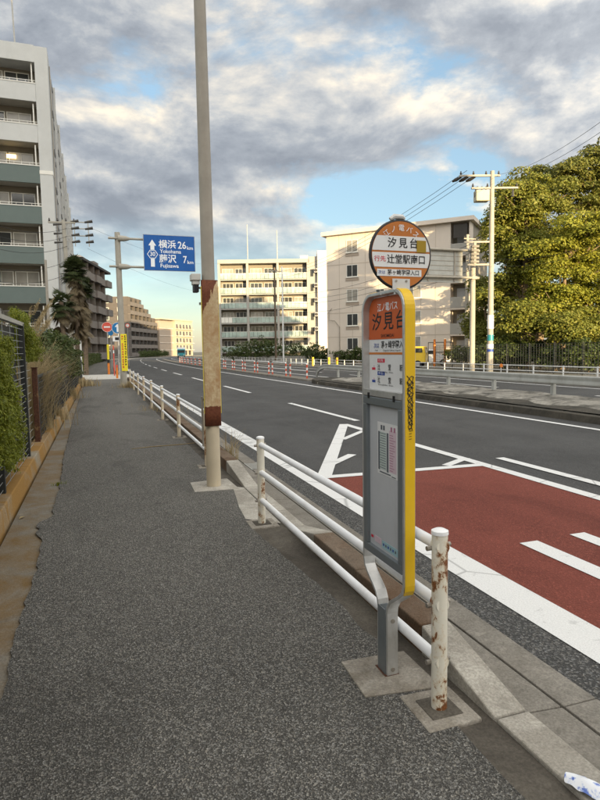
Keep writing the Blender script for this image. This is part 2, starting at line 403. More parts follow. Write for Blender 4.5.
m['wood_panel'] = mat('brown_panel', (.17, .145, .10), .75, .2, 4)
m['rust_post'] = rusty('rust_brown_post', (.06, .03, .02), .2, 9, .7, .6, (.09, .035, .018))
m['orange_post'] = mat('orange_post', (.66, .20, .03), .5, .12, 5)
m['sign_yellow'] = mat('sign_yellow', (.80, .66, .03), .45, .06, 4)
m['sign_red'] = mat('sign_red', (.62, .10, .07), .5, .1, 6)
m['sign_blue2'] = mat('sign_blue_round', (.015, .16, .38), .45, .06, 5)
m['tyre'] = mat('tyre', (.02, .02, .02), .85, .1)
m['car_white'] = mat('car_white', (.70, .70, .70), .25, .03)
m['car_yellow'] = mat('car_yellow', (.78, .52, .04), .35, .06)
m['teal'] = mat('teal_paint', (.03, .22, .26), .4, .06)
m['insul'] = mat('insulator', (.05, .045, .04), .35, .1)
m['trafo'] = mat('transformer_grey', (.48, .43, .30), .5, .08)
m['lamp'] = mat('lamp_box', (.55, .54, .50), .5, .06)
def emis(name, col, st):
    t = NT(name); t.b.inputs['Emission Color'].default_value = (*col, 1); t.b.inputs['Emission Strength'].default_value = st
    return t.fin(t.ramp(t.noise(3), [(.3, mul(col, .5)), (.7, mul(col, .7))]), .5)
m['lit'] = emis('lit_room_lamp', (1, .72, .30), 2.2)

# ------------------------------------------------------------------ text
def text(body, size, org, right, up, mt, parent, name='lettering', align='CENTER', width=None, bold=.0, lift=.0, off=(0, 0, 0), spacing=1.):
    c = bpy.data.curves.new('txt', 'FONT'); c.body = body; c.size = 1; c.align_x = align; c.align_y = 'CENTER'; c.offset = bold
    c.resolution_u = 3; c.space_character = spacing
    o = bpy.data.objects.new('txt', c); COL.objects.link(o); bpy.context.view_layer.update()
    me = bpy.data.meshes.new_from_object(o.evaluated_get(bpy.context.evaluated_depsgraph_get()))
    bpy.data.objects.remove(o); bpy.data.curves.remove(c); me.name = name
    n = len(me.vertices); co = np.zeros(n*3); me.vertices.foreach_get('co', co); co = co.reshape(-1, 3)
    sx = size
    if width: sx = width/(co[:, 0].max()-co[:, 0].min())
    R = np.array(right, float); U = np.array(up, float); Nn = np.cross(R, U); O = np.array(org, float)-np.array(off)
    out = O+np.outer(co[:, 0]*sx, R)+np.outer(co[:, 1]*size, U)+Nn*lift
    me.vertices.foreach_set('co', out.ravel()); me.materials.clear(); me.update()
    return link(name, me, mt, parent)

# ================================================================== GROUND AND ROAD
def path(s, lat):
    """road reference line: straight, a gentle right bend, then a tighter one"""
    R1, R2 = 1300., 140.
    if s < 45: x, y, h = 0., s, 0.
    elif s < 150: h = (s-45)/R1; x = R1*(1-math.cos(h)); y = 45+R1*math.sin(h)
    else:
        h1 = 105/R1; x1 = R1*(1-math.cos(h1)); y1 = 45+R1*math.sin(h1); h = h1+(s-150)/R2
        x = x1+R2*(math.cos(h1)-math.cos(h)); y = y1+R2*(math.sin(h)-math.sin(h1))
    return (x+lat*math.cos(h), y-lat*math.sin(h))
def srange(a, b):
    out = [a]
    while out[-1] < b-1e-6:
        s = out[-1]; out.append(min(b, s+(200 if s < -1 and False else (45-s if s < 40 else 6))))
    return out
def strip(mb, s0, s1, l0, l1, z):
    S = srange(s0, s1)
    for a, b in zip(S[:-1], S[1:]):
        p = [path(a, l0), path(a, l1), path(b, l1), path(b, l0)]
        mb.quad(*[(q[0], q[1], z) for q in p])
    return mb
def solid(mb, s0, s1, l0, l1, z0, z1, z1b=None):
    S = srange(s0, s1); z1b = z1 if z1b is None else z1b
    for a, b in zip(S[:-1], S[1:]):
        p = [path(a, l0), path(a, l1), path(b, l1), path(b, l0)]
        mb.hexa([(q[0], q[1], z0) for q in p]+[(p[0][0], p[0][1], z1), (p[1][0], p[1][1], z1b), (p[2][0], p[2][1], z1b), (p[3][0], p[3][1], z1)])
    return mb
structure(MB().quad((-2500, -900, -.075), (2500, -900, -.075), (2500, 3500, -.075), (-2500, 3500, -.075)).build('ground', m['ground']))
structure(strip(MB(), -22, 390, 2.08, 18.3, -.05).build('road', m['road']))
structure(strip(MB(), -22, 40, 2.1, 2.37, -.046).build('road_shoulder', m['shoulder']))
structure(MB().quad((2.64, -22, -.046), (4.95, -22, -.046), (4.95, 6.82, -.046), (2.64, 6.95, -.046)).build('bus_bay_surface', m['red']))
# painted lines: one object each
def line(name, s0, s1, l0, l1, mt='mark', z=-.041):
    return structure(strip(MB(), s0, s1, l0, l1, z).build(name, m[mt]))
line('edge_line', -22, 9.6, 2.36, 2.66); line('edge_line', 9.6, 330, 2.36, 2.64, 'mark_old')
line('median_line', -22, 330, 9.05, 9.2)
line('bay_line', -22, 11.75, 4.93, 5.09, z=-.0405)
for k in range(-2, 26): line('centre_line', 2.1+10.1*k, 7.15+10.1*k, 5.45, 5.6, z=-.040)
line('far_median_line', -22, 330, 12.75, 12.9); line('far_edge_line', -22, 330, 17.75, 17.9)
for k in range(-1, 20): line('far_lane_line', 10+10*k, 15+10*k, 15.25, 15.4)
def seg(p, q, w, z=-.0412):
    p = np.array(p); q = np.array(q); d = (q-p)/np.linalg.norm(q-p); n = np.array([-d[1], d[0]])*w/2
    return structure(MB().quad(*[(a[0], a[1], z) for a in (p-n, q-n, q+n, p+n)]).build('chevron_line', m['mark']))
seg((2.66, 6.92), (5.0, 11.75), .19, -.0395); seg((3.0, 7.62), (3.66, 8.28), .14, -.0405); seg((4.12, 9.75), (4.93, 10.62), .12, -.0406)
seg((2.66, 6.92), (4.95, 6.82), .16, -.0402)
_a, _b = gnd(446, 466, -.05), gnd(466, 458.5, -.05); seg(_a[:2], _b[:2], .13, -.0404)
structure(MB().poly([(1.23, 5.25, .0195), (1.50, 5.0, .0195), (1.51, 6.5, .0195), (1.40, 6.6, .0195), (1.33, 6.1, .0195), (1.27, 5.7, .0195)]).build('cement_patch', m['kerb_clean']))
line('bay_marking', -3, 3.92, 3.24, 3.42, z=-.0408); line('bay_marking', -3, 3.95, 3.79, 3.95, z=-.0408)

# sidewalk: concrete base, thin asphalt course with a ragged edge
wb = strip(MB(), -8, 37.5, -.84, 1.52, 0); structure(wb.build('pavement_base', m['strip']))
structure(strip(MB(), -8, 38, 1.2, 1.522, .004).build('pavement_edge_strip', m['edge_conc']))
L_ = [(-8, -.47), (2.2, -.47), (2.9, -.49), (3.4, -.505), (4.05, -.51), (4.6, -.50), (5.1, -.515), (5.28, -.52), (5.42, -.565), (5.55, -.60), (5.66, -.575), (5.8, -.62), (5.9, -.60), (5.97, -.545), (6.12, -.485),
      (6.3, -.51), (6.6, -.50), (7.0, -.505), (7.3, -.50), (7.6, -.525), (8.2, -.525), (9.4, -.58), (11, -.60), (13, -.63), (17, -.68), (22, -.72), (27, -.75), (37.4, -.78)]
R_ = [(37.4, 1.33), (29, 1.33), (20, 1.35), (12, 1.35), (8, 1.38), (7.7, 1.36), (6.4, 1.38), (5.6, 1.30), (5.2, 1.24), (4.9, 1.225), (4.66, 1.235), (4.3, 1.27), (3.9, 1.295), (3.5, 1.335), (3.25, 1.355), (3.0, 1.33), (2.75, 1.36), (2.0, 1.345), (1.6, 1.335), (1.2, 1.345), (-8, 1.35)]
def rag(pts, amp):
    out = []
    for (a, b), (c, d) in zip(pts[:-1], pts[1:]):
        n = max(1, min(60, int(abs(c-a)/.06)))
        for i in range(n):
            t = i/n; out.append((b+(d-b)*t+random.uniform(-amp, amp), a+(c-a)*t))
    out.append((pts[-1][1], pts[-1][0])); return out
lp = rag(L_, .011); rp = rag(R_, .008)
walk = MB(); poly = rp[::-1][::1]
# split into rows so that it triangulates cleanly
def at(pts, y):
    pts = sorted(pts, key=lambda p: p[1])
    return float(np.interp(y, [p[1] for p in pts], [p[0] for p in pts]))
ys = sorted(set([round(p[1], 4) for p in lp if p[1] < 37.3]))
prev = None
for y in ys:
    cur = (at(lp, y), at(rp, y), y)
    if prev:
        a, b, py = prev; c, d, cy = cur
        walk.hexa([(a, py, .002), (b, py, .002), (d, cy, .002), (c, cy, .002), (a, py, .016), (b, py, .016), (d, cy, .016), (c, cy, .016)])
    prev = cur
structure(walk.build('sidewalk', m['walk']))
# driveway crossing and the sidewalk beyond
structure(strip(MB(), 37.5, 46, -3.2, 2.0, .012).build('driveway_apron', m['driveway']))
structure(strip(MB(), 46, 330, -1.2, 1.2, .0).build('far_sidewalk', m['walk']))
structure(solid(MB(), 46, 330, 1.2, 1.5, -.07, .1).build('far_kerb', m['concrete']))

# kerb: individual stones
kerb = structure(MB().box(1.53, -6, -.075, 1.68, 37, -.045).build('kerb', m['kerb_old']))
def ktop(y):
    pts = [(-9, .022), (1.97, .022), (2.58, .155), (4.2, .155), (4.86, .022), (6.5, .022), (7.55, .15), (60, .15)]
    return float(np.interp(y, [p[0] for p in pts], [p[1] for p in pts]))
joints = [-4.03, -2.83, -1.63, -.43, .77, 1.97, 2.58, 3.4, 4.2, 4.86, 5.4, 5.95, 6.5, 7.55]
y = 7.55
while y < 36: y += .6; joints.append(y)
for a, b in zip(joints[:-1], joints[1:]):
    za, zb = ktop(a), ktop(b); g = .006; mt = m['kerb_old'] if za > .1 and zb > .1 else m['kerb_clean']
    sx = random.uniform(-.004, .004)
    q = MB().hexa([(1.522+sx, a+g, -.07), (1.692+sx, a+g, -.07), (1.692+sx, b-g, -.07), (1.522+sx, b-g, -.07),
                   (1.522+sx, a+g, za), (1.684+sx, a+g, za), (1.684+sx, b-g, zb), (1.522+sx, b-g, zb)])
    q.build('kerbstone', mt, kerb, bevel=.008)
# gutter slabs either side of the drain slit
gut = structure(MB().box(1.685, -6, -.075, 2.12, 37, -.065).build('gutter', m['dark_recess']))
for a, b in [(-4, -1.99), (-1.99, 2.01), (2.01, 6.0), (6.0, 10.), (10, 14), (14, 18), (18, 22), (22, 28), (28, 36)]:
    MB().hexa([(1.694, a+.004, -.07), (1.905, a+.004, -.07), (1.905, b-.004, -.07), (1.694, b-.004, -.07), (1.694, a+.004, -.022), (1.905, a+.004, -.036), (1.905, b-.004, -.036), (1.694, b-.004, -.022)]).build('gutter_slab', m['gutter'], gut, bevel=.004)
    MB().box(1.922, a+.004, -.07, 2.105, b-.004, -.038).build('gutter_slab', m['gutter'], gut, bevel=.004)
gr = thing('drain_grate', 'small grey slotted drain grate in the gutter beside the rusty pole', 'drain grate', (2.0, 7.93, -.04))
for k in range(7): MB().box(-.075, -.2+k*.06, .004, .075, -.175+k*.06, .014).build('bar', m['galv'], gr)
MB().box(-.095, -.24, .0, -.078, .24, .014).box(.078, -.24, .0, .095, .24, .014).build('grate_frame', m['galv'], gr)

# low stained wall along the left side, built of blocks
lw = structure(MB().box(-1.09, -6, -.07, -.90, 37, .12).build('low_wall', m['wall_orange']))
yb = -5.9; k = 0
while yb < 36.5:
    ln = 1.98 if yb > 9 else 2.0
    MB().hexa([(-1.10, yb, -.06), (-.868, yb, -.06), (-.868, yb+ln-.012, -.06), (-1.10, yb+ln-.012, -.06), (-1.10, yb, .165), (-.905, yb, .165), (-.905, yb+ln-.012, .165), (-1.10, yb+ln-.012, .165)]).build('wall_block', m['wall_orange'], lw, bevel=.012)
    yb += ln
structure(strip(MB(), -8, 37.5, -14, -1.09, .1).build('left_verge', m['ground']))

# median island
med = structure(solid(MB(), -22, 26.5, 9.86, 12.3, -.07, .05).build('median_island', m['median']))
for k in range(22):
    a = -8+k*1.55; b = a+1.55
    if b > 26.4: break
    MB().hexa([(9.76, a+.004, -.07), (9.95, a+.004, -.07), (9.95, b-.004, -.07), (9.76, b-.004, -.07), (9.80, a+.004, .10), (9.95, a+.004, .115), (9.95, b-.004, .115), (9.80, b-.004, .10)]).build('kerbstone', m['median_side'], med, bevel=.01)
top = MB()
for k in range(70):        # lumpy weathered concrete apron rising towards the guardrail
    a = -8+k*.5; b = a+.5
    if b > 26.6: break
    for j, (x0, x1, z0, z1) in enumerate([(9.95, 10.6, .10, .15), (10.6, 11.3, .15, .22), (11.3, 12.25, .22, .24)]):
        def zz(x, y): return .025*math.sin(y*3.1+x*5)*math.sin(y*1.3+2*x)
        top.quad((x0, a, z0+zz(x0, a)), (x1, a, z1+zz(x1, a)), (x1, b, z1+zz(x1, b)), (x0, b, z0+zz(x0, b)))
top.build('median_apron', m['median'], med)
ms = MB()
for k in range(70):
    a = -8+k*.5; b = a+.5
    if b > 26.6: break
    ms.quad((9.96, a, .112), (10.42+.22*math.sin(a*2.3)*math.sin(a*.9), a, .152+.02*math.sin(a*3.1)), (10.42+.22*math.sin(b*2.3)*math.sin(b*.9), b, .152+.02*math.sin(b*3.1)), (9.96, b, .112))
for q in range(len(ms.v)): x_, y_, z_ = ms.v[q]; ms.v[q] = (x_, y_, z_+.03)
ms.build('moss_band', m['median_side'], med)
nose = MB(); pts = [(9.8, 26.4), (9.95, 27.4), (10.4, 28.4), (11.1, 29.2), (11.8, 29.0), (12.25, 28.0), (12.3, 26.4)]
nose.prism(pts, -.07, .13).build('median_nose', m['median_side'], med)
structure(solid(MB(), 29.2, 150, 10.35, 11.25, -.07, .03).build('median_strip', m['gutter']))
# far side pavement
structure(solid(MB(), -22, 330, 18.3, 18.5, -.07, .1).build('far_roadside_kerb', m['concrete']))
structure(strip(MB(), -22, 330, 18.5, 22.2, .08).build('opposite_pavement', m['walk']))

# ================================================================== GUARD FENCES (near side)
def guard_fence(label, ysp, near):
    t = thing('guard_fence', label, 'guard fence', (1.34, ysp[0], 0))
    y0 = ysp[0]
    for i, yy in enumerate(ysp):
        d = yy-y0
        MB().cyl((0, d, 0), (0, d, .80), .034, 20).build('post', m['post'] if near else m['post_far'], t, smooth=True)
        MB().tube([(0, d, .795), (0, d, .81), (0, d, .818)], [.037, .036, .02], 20).build('cap', m['rail'], t, smooth=True)
        for z in (.742, .49, .235):
            MB().tube([(0, d-.028, z), (0, d+.028, z)], .031, 14).build('clamp', m['post'] if near else m['post_far'], t, smooth=True)
            if near: MB().cyl((-.052, d+.02, z-.012), (-.03, d+.02, z-.012), .011, 8).cyl((.03, d, z+.004), (.05, d, z+.004), .01, 8).build('bolt', m['bolt'], t)
        if near or i < 3:
            h = .13
            MB().hexa([(-h, d-h*1.05, -.03), (h, d-h, -.03), (h, d+h, -.03), (-h*.95, d+h*1.05, -.03), (-h, d-h*1.05, .021), (h, d-h, .021), (h, d+h, .021), (-h*.95, d+h*1.05, .021)]).build('footing', m['plate'], t, bevel=.008)
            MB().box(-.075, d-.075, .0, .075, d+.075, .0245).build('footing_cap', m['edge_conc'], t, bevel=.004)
    for z in (.742, .49, .235):
        for a, b in zip(ysp[:-1], ysp[1:]):
            MB().tube([(0, a-y0, z), (0, (a+b)/2-y0, z-.002), (0, b-y0, z)], .0245, 14).build('rail', m['rail'], t, smooth=True)
    return t
guard_fence('short white three-rail pipe fence right behind the bus stop, rust on its posts', [2.12, 5.07], True)
guard_fence('long white three-rail pipe fence running from the rusty pole down the sidewalk', [7.94+2.985*k for k in range(8)], False)

# ================================================================== BUS STOP
YC, XF, TH, HW = 2.466, 1.24, .058, .207
bs = thing('bus_stop', 'bus stop sign with yellow edged board and round orange and white disc on top', 'bus stop', (XF+TH/2, YC, .016))
OFF = (XF+TH/2, YC, .016)
def frame_path(hw, top, r, zb=.0):
    pts = [(-.045, zb), (-.045, .33), (-.052, .36), (-.075, .395), (-hw+.045, .455), (-hw+.012, .485), (-hw, .525), (-hw, top-r)]
    for i in range(1, 9): a = math.pi/2*i/8; pts.append((-hw+r-r*math.cos(a), top-r+r*math.sin(a)))
    return pts
def ribbon(pts, x0, x1, t, s=1):
    """strip of thickness t following pts (y,z), between x0 and x1"""
    mb = MB(); n = len(pts); P = np.array(pts, float)
    T = np.gradient(P, axis=0); T /= np.linalg.norm(T, axis=1)[:, None]; Nn = np.stack([-T[:, 1], T[:, 0]], 1)
    rings = []
    for i in range(n):
        a = P[i]+Nn[i]*t/2; b = P[i]-Nn[i]*t/2
        rings.append([(x0, YC+s*a[0], a[1]), (x1, YC+s*a[0], a[1]), (x1, YC+s*b[0], b[1]), (x0, YC+s*b[0], b[1])])
    for r in rings: mb.v += r
    for i in range(n-1):
        for k in range(4):
            j = (k+1) % 4; f = (i*4+k, i*4+j, i*4+4+j, i*4+4+k); mb.f.append(f if s > 0 else f[::-1])
    mb.f += [(0, 1, 2, 3), tuple(n*4-4+k for k in (3, 2, 1, 0))]
    return mb
TOP = 1.838
fp = frame_path(HW, TOP, .085, .016)
full = fp+[(-a, b) for a, b in fp[::-1] if b > TOP-1e-3][:1]
for s in (1, -1):
    half = fp+[(0, TOP)]
    ribbon(half, XF, XF+TH, .016, s).build('side_rail', m['alu'], bs, off=OFF, bevel=.003)
    yp = [p for p in [(a-.0092, b) for a, b in fp if .5 < b <= TOP-.085+1e-6]]
    top_arc = [(-HW+.085-(.085+.0092)*math.cos(math.pi/2*i/8), TOP-.085+(.085+.0092)*math.sin(math.pi/2*i/8)) for i in range(1, 9)]
    yp = [(-HW+.006, .477), (-HW-.006, .50)]+yp+top_arc+[(-.06, TOP+.0092)]
    ribbon(yp, XF+.006, XF+TH-.004, .003, s).build('yellow_strip', m['yellow'], bs, off=OFF)
    # inner stiffener of each leg
    MB().box(XF+.01, YC-s*.036-.006, .02, XF+.048, YC-s*.036+.006, .34).build('leg_stiffener', m['alu_dark'], bs, off=OFF)
MB().box(XF-.004, YC-.037, .016, XF+.0, YC+.037, .345).build('post_cover', m['alu_dark'], bs, off=OFF)
for z in (.05, .29): MB().cyl((XF+.03, YC-.056, z), (XF+.03, YC-.052, z), .011, 10).build('bolt', m['bolt'], bs, off=OFF)
MB().box(XF-.012, YC-.055, .014, XF+TH+.004, YC+.055, .024).build('base_plate', m['rust_post'], bs, off=OFF)
MB().hexa([(1.07, 2.30, -.03), (1.435, 2.255, -.03), (1.43, 2.60, -.03), (1.085, 2.615, -.03), (1.07, 2.30, .0225), (1.435, 2.255, .0225), (1.43, 2.60, .0225), (1.085, 2.615, .0225)]).build('footing', m['plate'], bs, off=OFF, bevel=.004)
IW = HW-.010
# upper display: recessed white panel with prints
XP = XF+.034
up = MB(); r = .075; pl = [(-IW, 1.385), (IW, 1.385)]+[(IW-r+r*math.cos(a), 1.826-r+r*math.sin(a)) for a in np.linspace(0, math.pi/2, 7)]+[(-IW+r-r*math.sin(a), 1.826-r+r*math.cos(a)) for a in np.linspace(0, math.pi/2, 7)]
n0 = len(pl); up.v = [(XP, YC-a, b) for a, b in pl]+[(XP+.006, YC-a, b) for a, b in pl]
up.f = [tuple(range(n0)), tuple(range(n0, 2*n0))[::-1]]+[(i, i+n0, (i+1) % n0+n0, (i+1) % n0) for i in range(n0)]
upper = up.build('display_panel', m['panel_white'], bs, off=OFF)
def board(name, y0, y1, z0, z1, mt, lift=.0012, par=None, x=None):
    """flat print on the sidewalk side; y given from the board's middle, positive = right as read"""
    x = XP if x is None else x
    return MB().box(x-lift, YC-y1, z0, x, YC-y0, z1).build(name, mt, par or upper, off=OFF)
RGT, UPV = (0, -1, 0), (0, 0, 1)
ol = [(a, b) for a, b in pl if b > 1.7]
ob = MB(); pol = [(-IW, 1.628), (IW, 1.628)]+[p for p in pl[2:]]
n0 = len(pol); ob.v = [(XP-.0012, YC-a, b) for a, b in pol]; ob.f = [tuple(range(n0))]
ob.build('orange_header', m['orange_board'], upper, off=OFF)
def bt(body, size, yy, z, mt, width=None, bold=.0, par=None, x=None, spacing=1.):
    text(body, size, ((XP if x is None else x)-.002, YC-yy, z), RGT, UPV, m[mt], par or upper, width=width, bold=bold, off=OFF, spacing=spacing)
bt('江ノ電バス', .042, .0, 1.775, 'signwhite', .20, .008)
bt('汐見台', .088, .01, 1.706, 'black', .335, .012, spacing=1.25)
bt('SHIOMIDAI', .022, .0, 1.643, 'black', .13, .006)
bt('次は', .026, -.115, 1.597, 'blueink', .055, .008)
bt('茅ヶ崎学園入口', .036, .06, 1.600, 'black', .245, .012)
bt('Next', .011, -.115, 1.576, 'black', .03); bt('Chigasaki Gakuen Iriguchi', .011, .04, 1.575, 'black', .17)
board('orange_rule', -IW, IW, 1.556, 1.566, m['orange'])
for z, mt, nm in ((1.527, 'redink', 'red_tag'), (1.466, 'blueink', 'blue_tag')):
    board(nm, -.105, -.03, z-.009, z+.009, m[mt]); bt('平日' if mt == 'blueink' else '行先', .014, -.068, z, 'signwhite', .05)
    board('route_icon', -.165, -.13, z-.046, z-.034, m[mt]); board('route_icon', -.15, -.138, z-.034, z-.024, m['pink'])
    for ch, yy in (('辻', -.09), ('堂', .02), ('駅', .13)): bt(ch, .032, yy, z-.033, 'black', .026, .01)
    bt('Tsujido Sta.', .010, -.02, z-.054, 'black', .16); bt('(', .03, .18, z-.033, 'redink')
# rail between displays, lower door with its own frame
MB().box(XF-.001, YC-IW, 1.358, XF+.04, YC+IW, 1.386).build('cross_rail', m['alu'], bs, off=OFF)
for yy in (-.13, .13): MB().box(XF-.007, YC+yy-.006, 1.345, XF-.0012, YC+yy+.006, 1.372).build('latch', m['black'], bs, off=OFF)
lowf = MB(); XD = XF+.002
for b in ((-IW, .572, IW, .612), (-IW, 1.315, IW, 1.353)): lowf.box(XD-.004, YC+b[0], b[1], XD+.03, YC+b[2], b[3])
lowf.box(XD-.004, YC-IW, .612, XD+.03, YC-IW+.036, 1.315).box(XD-.004, YC+IW-.036, .612, XD+.03, YC+IW, 1.315)
lf = lowf.build('door_frame', m['alu_dark'], bs, off=OFF, bevel=.003)
XL = XD+.016
lower = MB().box(XL, YC-IW+.034, .61, XL+.005, YC+IW-.034, 1.317).build('display_panel', m['panel_grey'], bs, off=OFF)
def lb(name, y0, y1, z0, z1, mt, lift): return MB().box(XL-lift, YC-y1, z0, XL, YC-y0, z1).build(name, m[mt], lower, off=OFF)
lb('timetable', -.075, .125, .985, 1.235, 'panel_white', .001)
lb('timetable_column', -.062, .018, 1.01, 1.19, 'green_pale', .0016); lb('timetable_column', .045, .115, 1.01, 1.205, 'pink', .0016)
for yy in (-.066, .022): lb('timetable_rule', yy, yy+.016, 1.005, 1.19, 'dark_print', .002)
for k in range(15):
    z = 1.017+k*.0118; lb('timetable_row', -.045+random.uniform(-.006, .006), .012, z, z+.0026, 'dark_print', .0022); lb('timetable_row', .05, .11-random.uniform(0, .03), z, z+.003, 'pink_dark', .0022)
for yy in (-.04, -.015, .06, .09): lb('timetable_head', yy, yy+.016, 1.20, 1.222, 'dark_print' if yy < 0 else 'pink_dark', .002)
lb('timetable_note', -.05, .06, .993, .999, 'dark_print', .002); lb('timetable_note', .07, .11, .990, .994, 'dark_print', .002)
lb('pink_sticker', -.11, -.04, .635, .665, 'pink', .0012); lb('teal_sticker', -.03, .13, .625, .662, 'teal_pale', .0012)
for k in range(6): lb('sticker_print', -.02+k*.024, -.008+k*.024, .638, .65, 'dark_print' if k % 2 else 'blueink', .002)
lb('red_mark', -.15, -.125, .645, .658, 'redink', .0012)
# graffiti on the yellow edge facing the camera
gf = MB(); GZ = 1.46
YE = YC-HW-.0092-.003
def stroke(pts, r=.0016): gf.tube([(XF+.03+a, YE, b) for a, b in pts], r, 5)
zz = GZ; rr = random.Random(5)
for k in range(9):
    w_ = .017-.0008*k; ph = rr.uniform(0, 3)
    stroke([(w_*math.sin(ph+i*.62)*(1 if i % 2 else .7), zz-.018+.021*math.cos(ph*.7+i*.62)) for i in range(13)])
    stroke([(-w_, zz+rr.uniform(-.01, .01)), (w_*.3, zz-.02), (w_, zz-.034+rr.uniform(-.01, .01))])
    zz -= .024
for k in range(5): stroke([(-.006, 1.235-k*.012), (.006, 1.237-k*.012)], .0011)
gf.build('graffiti', m['black'], bs, off=OFF)
# disc facing along the road
DX, DY, DZ, DR = 1.272, 2.34, 1.993, .1475
def disc_poly(mb, r, y, n=48, zlo=-9, zhi=9):
    pts = []
    for i in range(n):
        a = 2*math.pi*i/n; x, z = r*math.cos(a), r*math.sin(a); z = max(zlo, min(zhi, z))
        if z in (zlo, zhi):
            xm = math.sqrt(max(r*r-z*z, 0)); x = max(-xm, min(xm, x))
        pts.append((DX+x, y, DZ+z))
    mb.poly(pts); return mb
dm = MB(); dm.cyl((DX, DY-.008, DZ), (DX, DY+.008, DZ), DR-.004, 48)
disc = dm.build('disc', m['orange'], bs, off=OFF, smooth=True)
rimm = MB(); rimm.tube([(DX+(DR-.003)*math.cos(a), DY, DZ+(DR-.003)*math.sin(a)) for a in np.linspace(0, 2*math.pi, 57)], .0085, 10, False); rimm.build('rim', m['rim'], disc, off=OFF, smooth=True)
DF = DY-.0082
for lo, hi in ((.016, .079), (-.055, .008)): disc_poly(MB(), DR-.006, DF-.001, 64, lo, hi).build('white_band', m['white'], disc, off=OFF)
MB().box(DX-.118, DF-.0012, DZ-.094, DX+.100, DF, DZ-.064).build('white_band', m['white'], disc, off=OFF)
def dt(body, size, x, z, mt, width=None, bold=.0, spacing=1.):
    text(body, size, (DX+x, DF-.0022, DZ+z), (1, 0, 0), (0, 0, 1), m[mt], disc, width=width, bold=bold, off=OFF, spacing=spacing)
dt('汐見台', .046, .008, .047, 'black', .148, .012, 1.35)
dt('行先', .026, -.104, -.022, 'redink', .056, .006); dt('辻堂駅南口', .042, .025, -.023, 'black', .186, .012)
dt('次は', .017, -.096, -.079, 'blueink', .033, .008); dt('茅ヶ崎学園入口', .025, .010, -.079, 'black', .155, .012)
for ch, a in zip('江ノ電バス', (129, 110, 90, 70, 51)):
    a = rad(a); c_ = np.array([math.cos(a), 0, math.sin(a)])
    text(ch, .030, (DX+.113*c_[0], DF-.0022, DZ+.113*c_[2]), (math.sin(a), 0, -math.cos(a)), (c_[0], 0, c_[2]), m['signwhite'], disc, bold=.004, off=OFF)
MB().box(DX+.076, DF-.003, DZ+.012, DX+.122, DF-.0012, DZ+.064).build('ochre_sticker', m['olive'], disc, off=OFF)
MB().box(DX-.045, DF-.005, DZ-.152, DX+.040, DF-.002, DZ-.105).box(DX-.03, DY-.006, DZ-.172, DX+.028, DY+.006, DZ-.15).build('disc_bracket', m['panel_white'], bs, off=OFF)
for x in (-.028, .022): MB().cyl((DX+x, DF-.008, DZ-.115), (DX+x, DF-.005, DZ-.115), .005, 8).build('bolt', m['bolt'], bs, off=OFF)
MB().tube([(DX-.05, DY, DZ+DR+.004), (DX-.03, DY, DZ+DR+.016), (DX+.01, DY, DZ+DR+.016), (DX+.022, DY, DZ+DR+.008)], [.008, .012, .011, .006], 8).build('top_cap', m['panel_white'], bs, off=OFF, smooth=True)

# ================================================================== RUSTY POLE WITH SHEET
pl_ = thing('street_pole', 'tall tapering steel pole on the sidewalk with a rusty sheet strapped round it', 'pole', (1.21, 6.74, .016))
MB().tube([(0, 0, 0), (0, 0, 2.4), (-.02, 0, 9.5)], [.082, .074, .052], 24).build('shaft', m['steel_up'], pl_, smooth=True)
MB().tube([(0, 0, 0), (0, 0, .75)], [.0835, .080], 24).build('lower_sleeve', m['steel'], pl_, smooth=True)
sh = MB(); arc = [(-.094, -.045), (-.093, -.078), (-.085, -.087), (-.045, -.090), (0, -.092), (.045, -.090), (.085, -.087), (.093, -.078), (.094, -.045)]
na = len(arc)
for z in np.linspace(0, 1.655, 12): sh.v += [(a+.0015*math.sin(z*7+b*30), b, float(z)) for a, b in arc]
for j in range(11):
    for i in range(na-1): sh.f.append((j*na+i, j*na+i+1, (j+1)*na+i+1, (j+1)*na+i))
so = sh.build('rusted_sheet', m['rust_sheet'], pl_, loc=(0, 0, .715), smooth=True); sm = so.modifiers.new('thick', 'SOLIDIFY'); sm.thickness = .004
for sx in (-1, 1): MB().box(sx*.096-.003, -.075, .86, sx*.096+.003, -.05, 2.3).build('yellow_trim', m['yellow_edge'], pl_)
MB().box(-.105, .036, 1.0, .105, .05, 1.03).box(-.105, .036, 2.1, .105, .05, 2.13).build('strap', m['galv'], pl_)
MB().box(-.115, .0, .47, -.1, .05, 1.05).build('bracket', m['steel_up'], pl_)
sbx = MB().box(-.185, -.06, 2.32, -.105, .06, 2.365).box(-.20, -.075, 2.365, -.095, .075, 2.44).build('sensor_hood', m['lamp'], pl_, bevel=.008)
MB().box(-.175, -.05, 2.235, -.115, .05, 2.325).build('sensor_lens', m['rim'], pl_, bevel=.01)
MB().tube([(-.12, 0, 2.29), (-.04, 0, 2.285)], .012, 8).build('sensor_arm', m['galv'], pl_)
MB().hexa([(-.26, -.24, -.03), (.24, -.28, -.03), (.22, .32, -.03), (-.24, .26, -.03), (-.26, -.24, .004), (.24, -.28, .004), (.22, .32, .004), (-.24, .26, .004)]).build('footing', m['kerb_clean'], pl_)
wm = np.array([1.62, 7.9, .10])

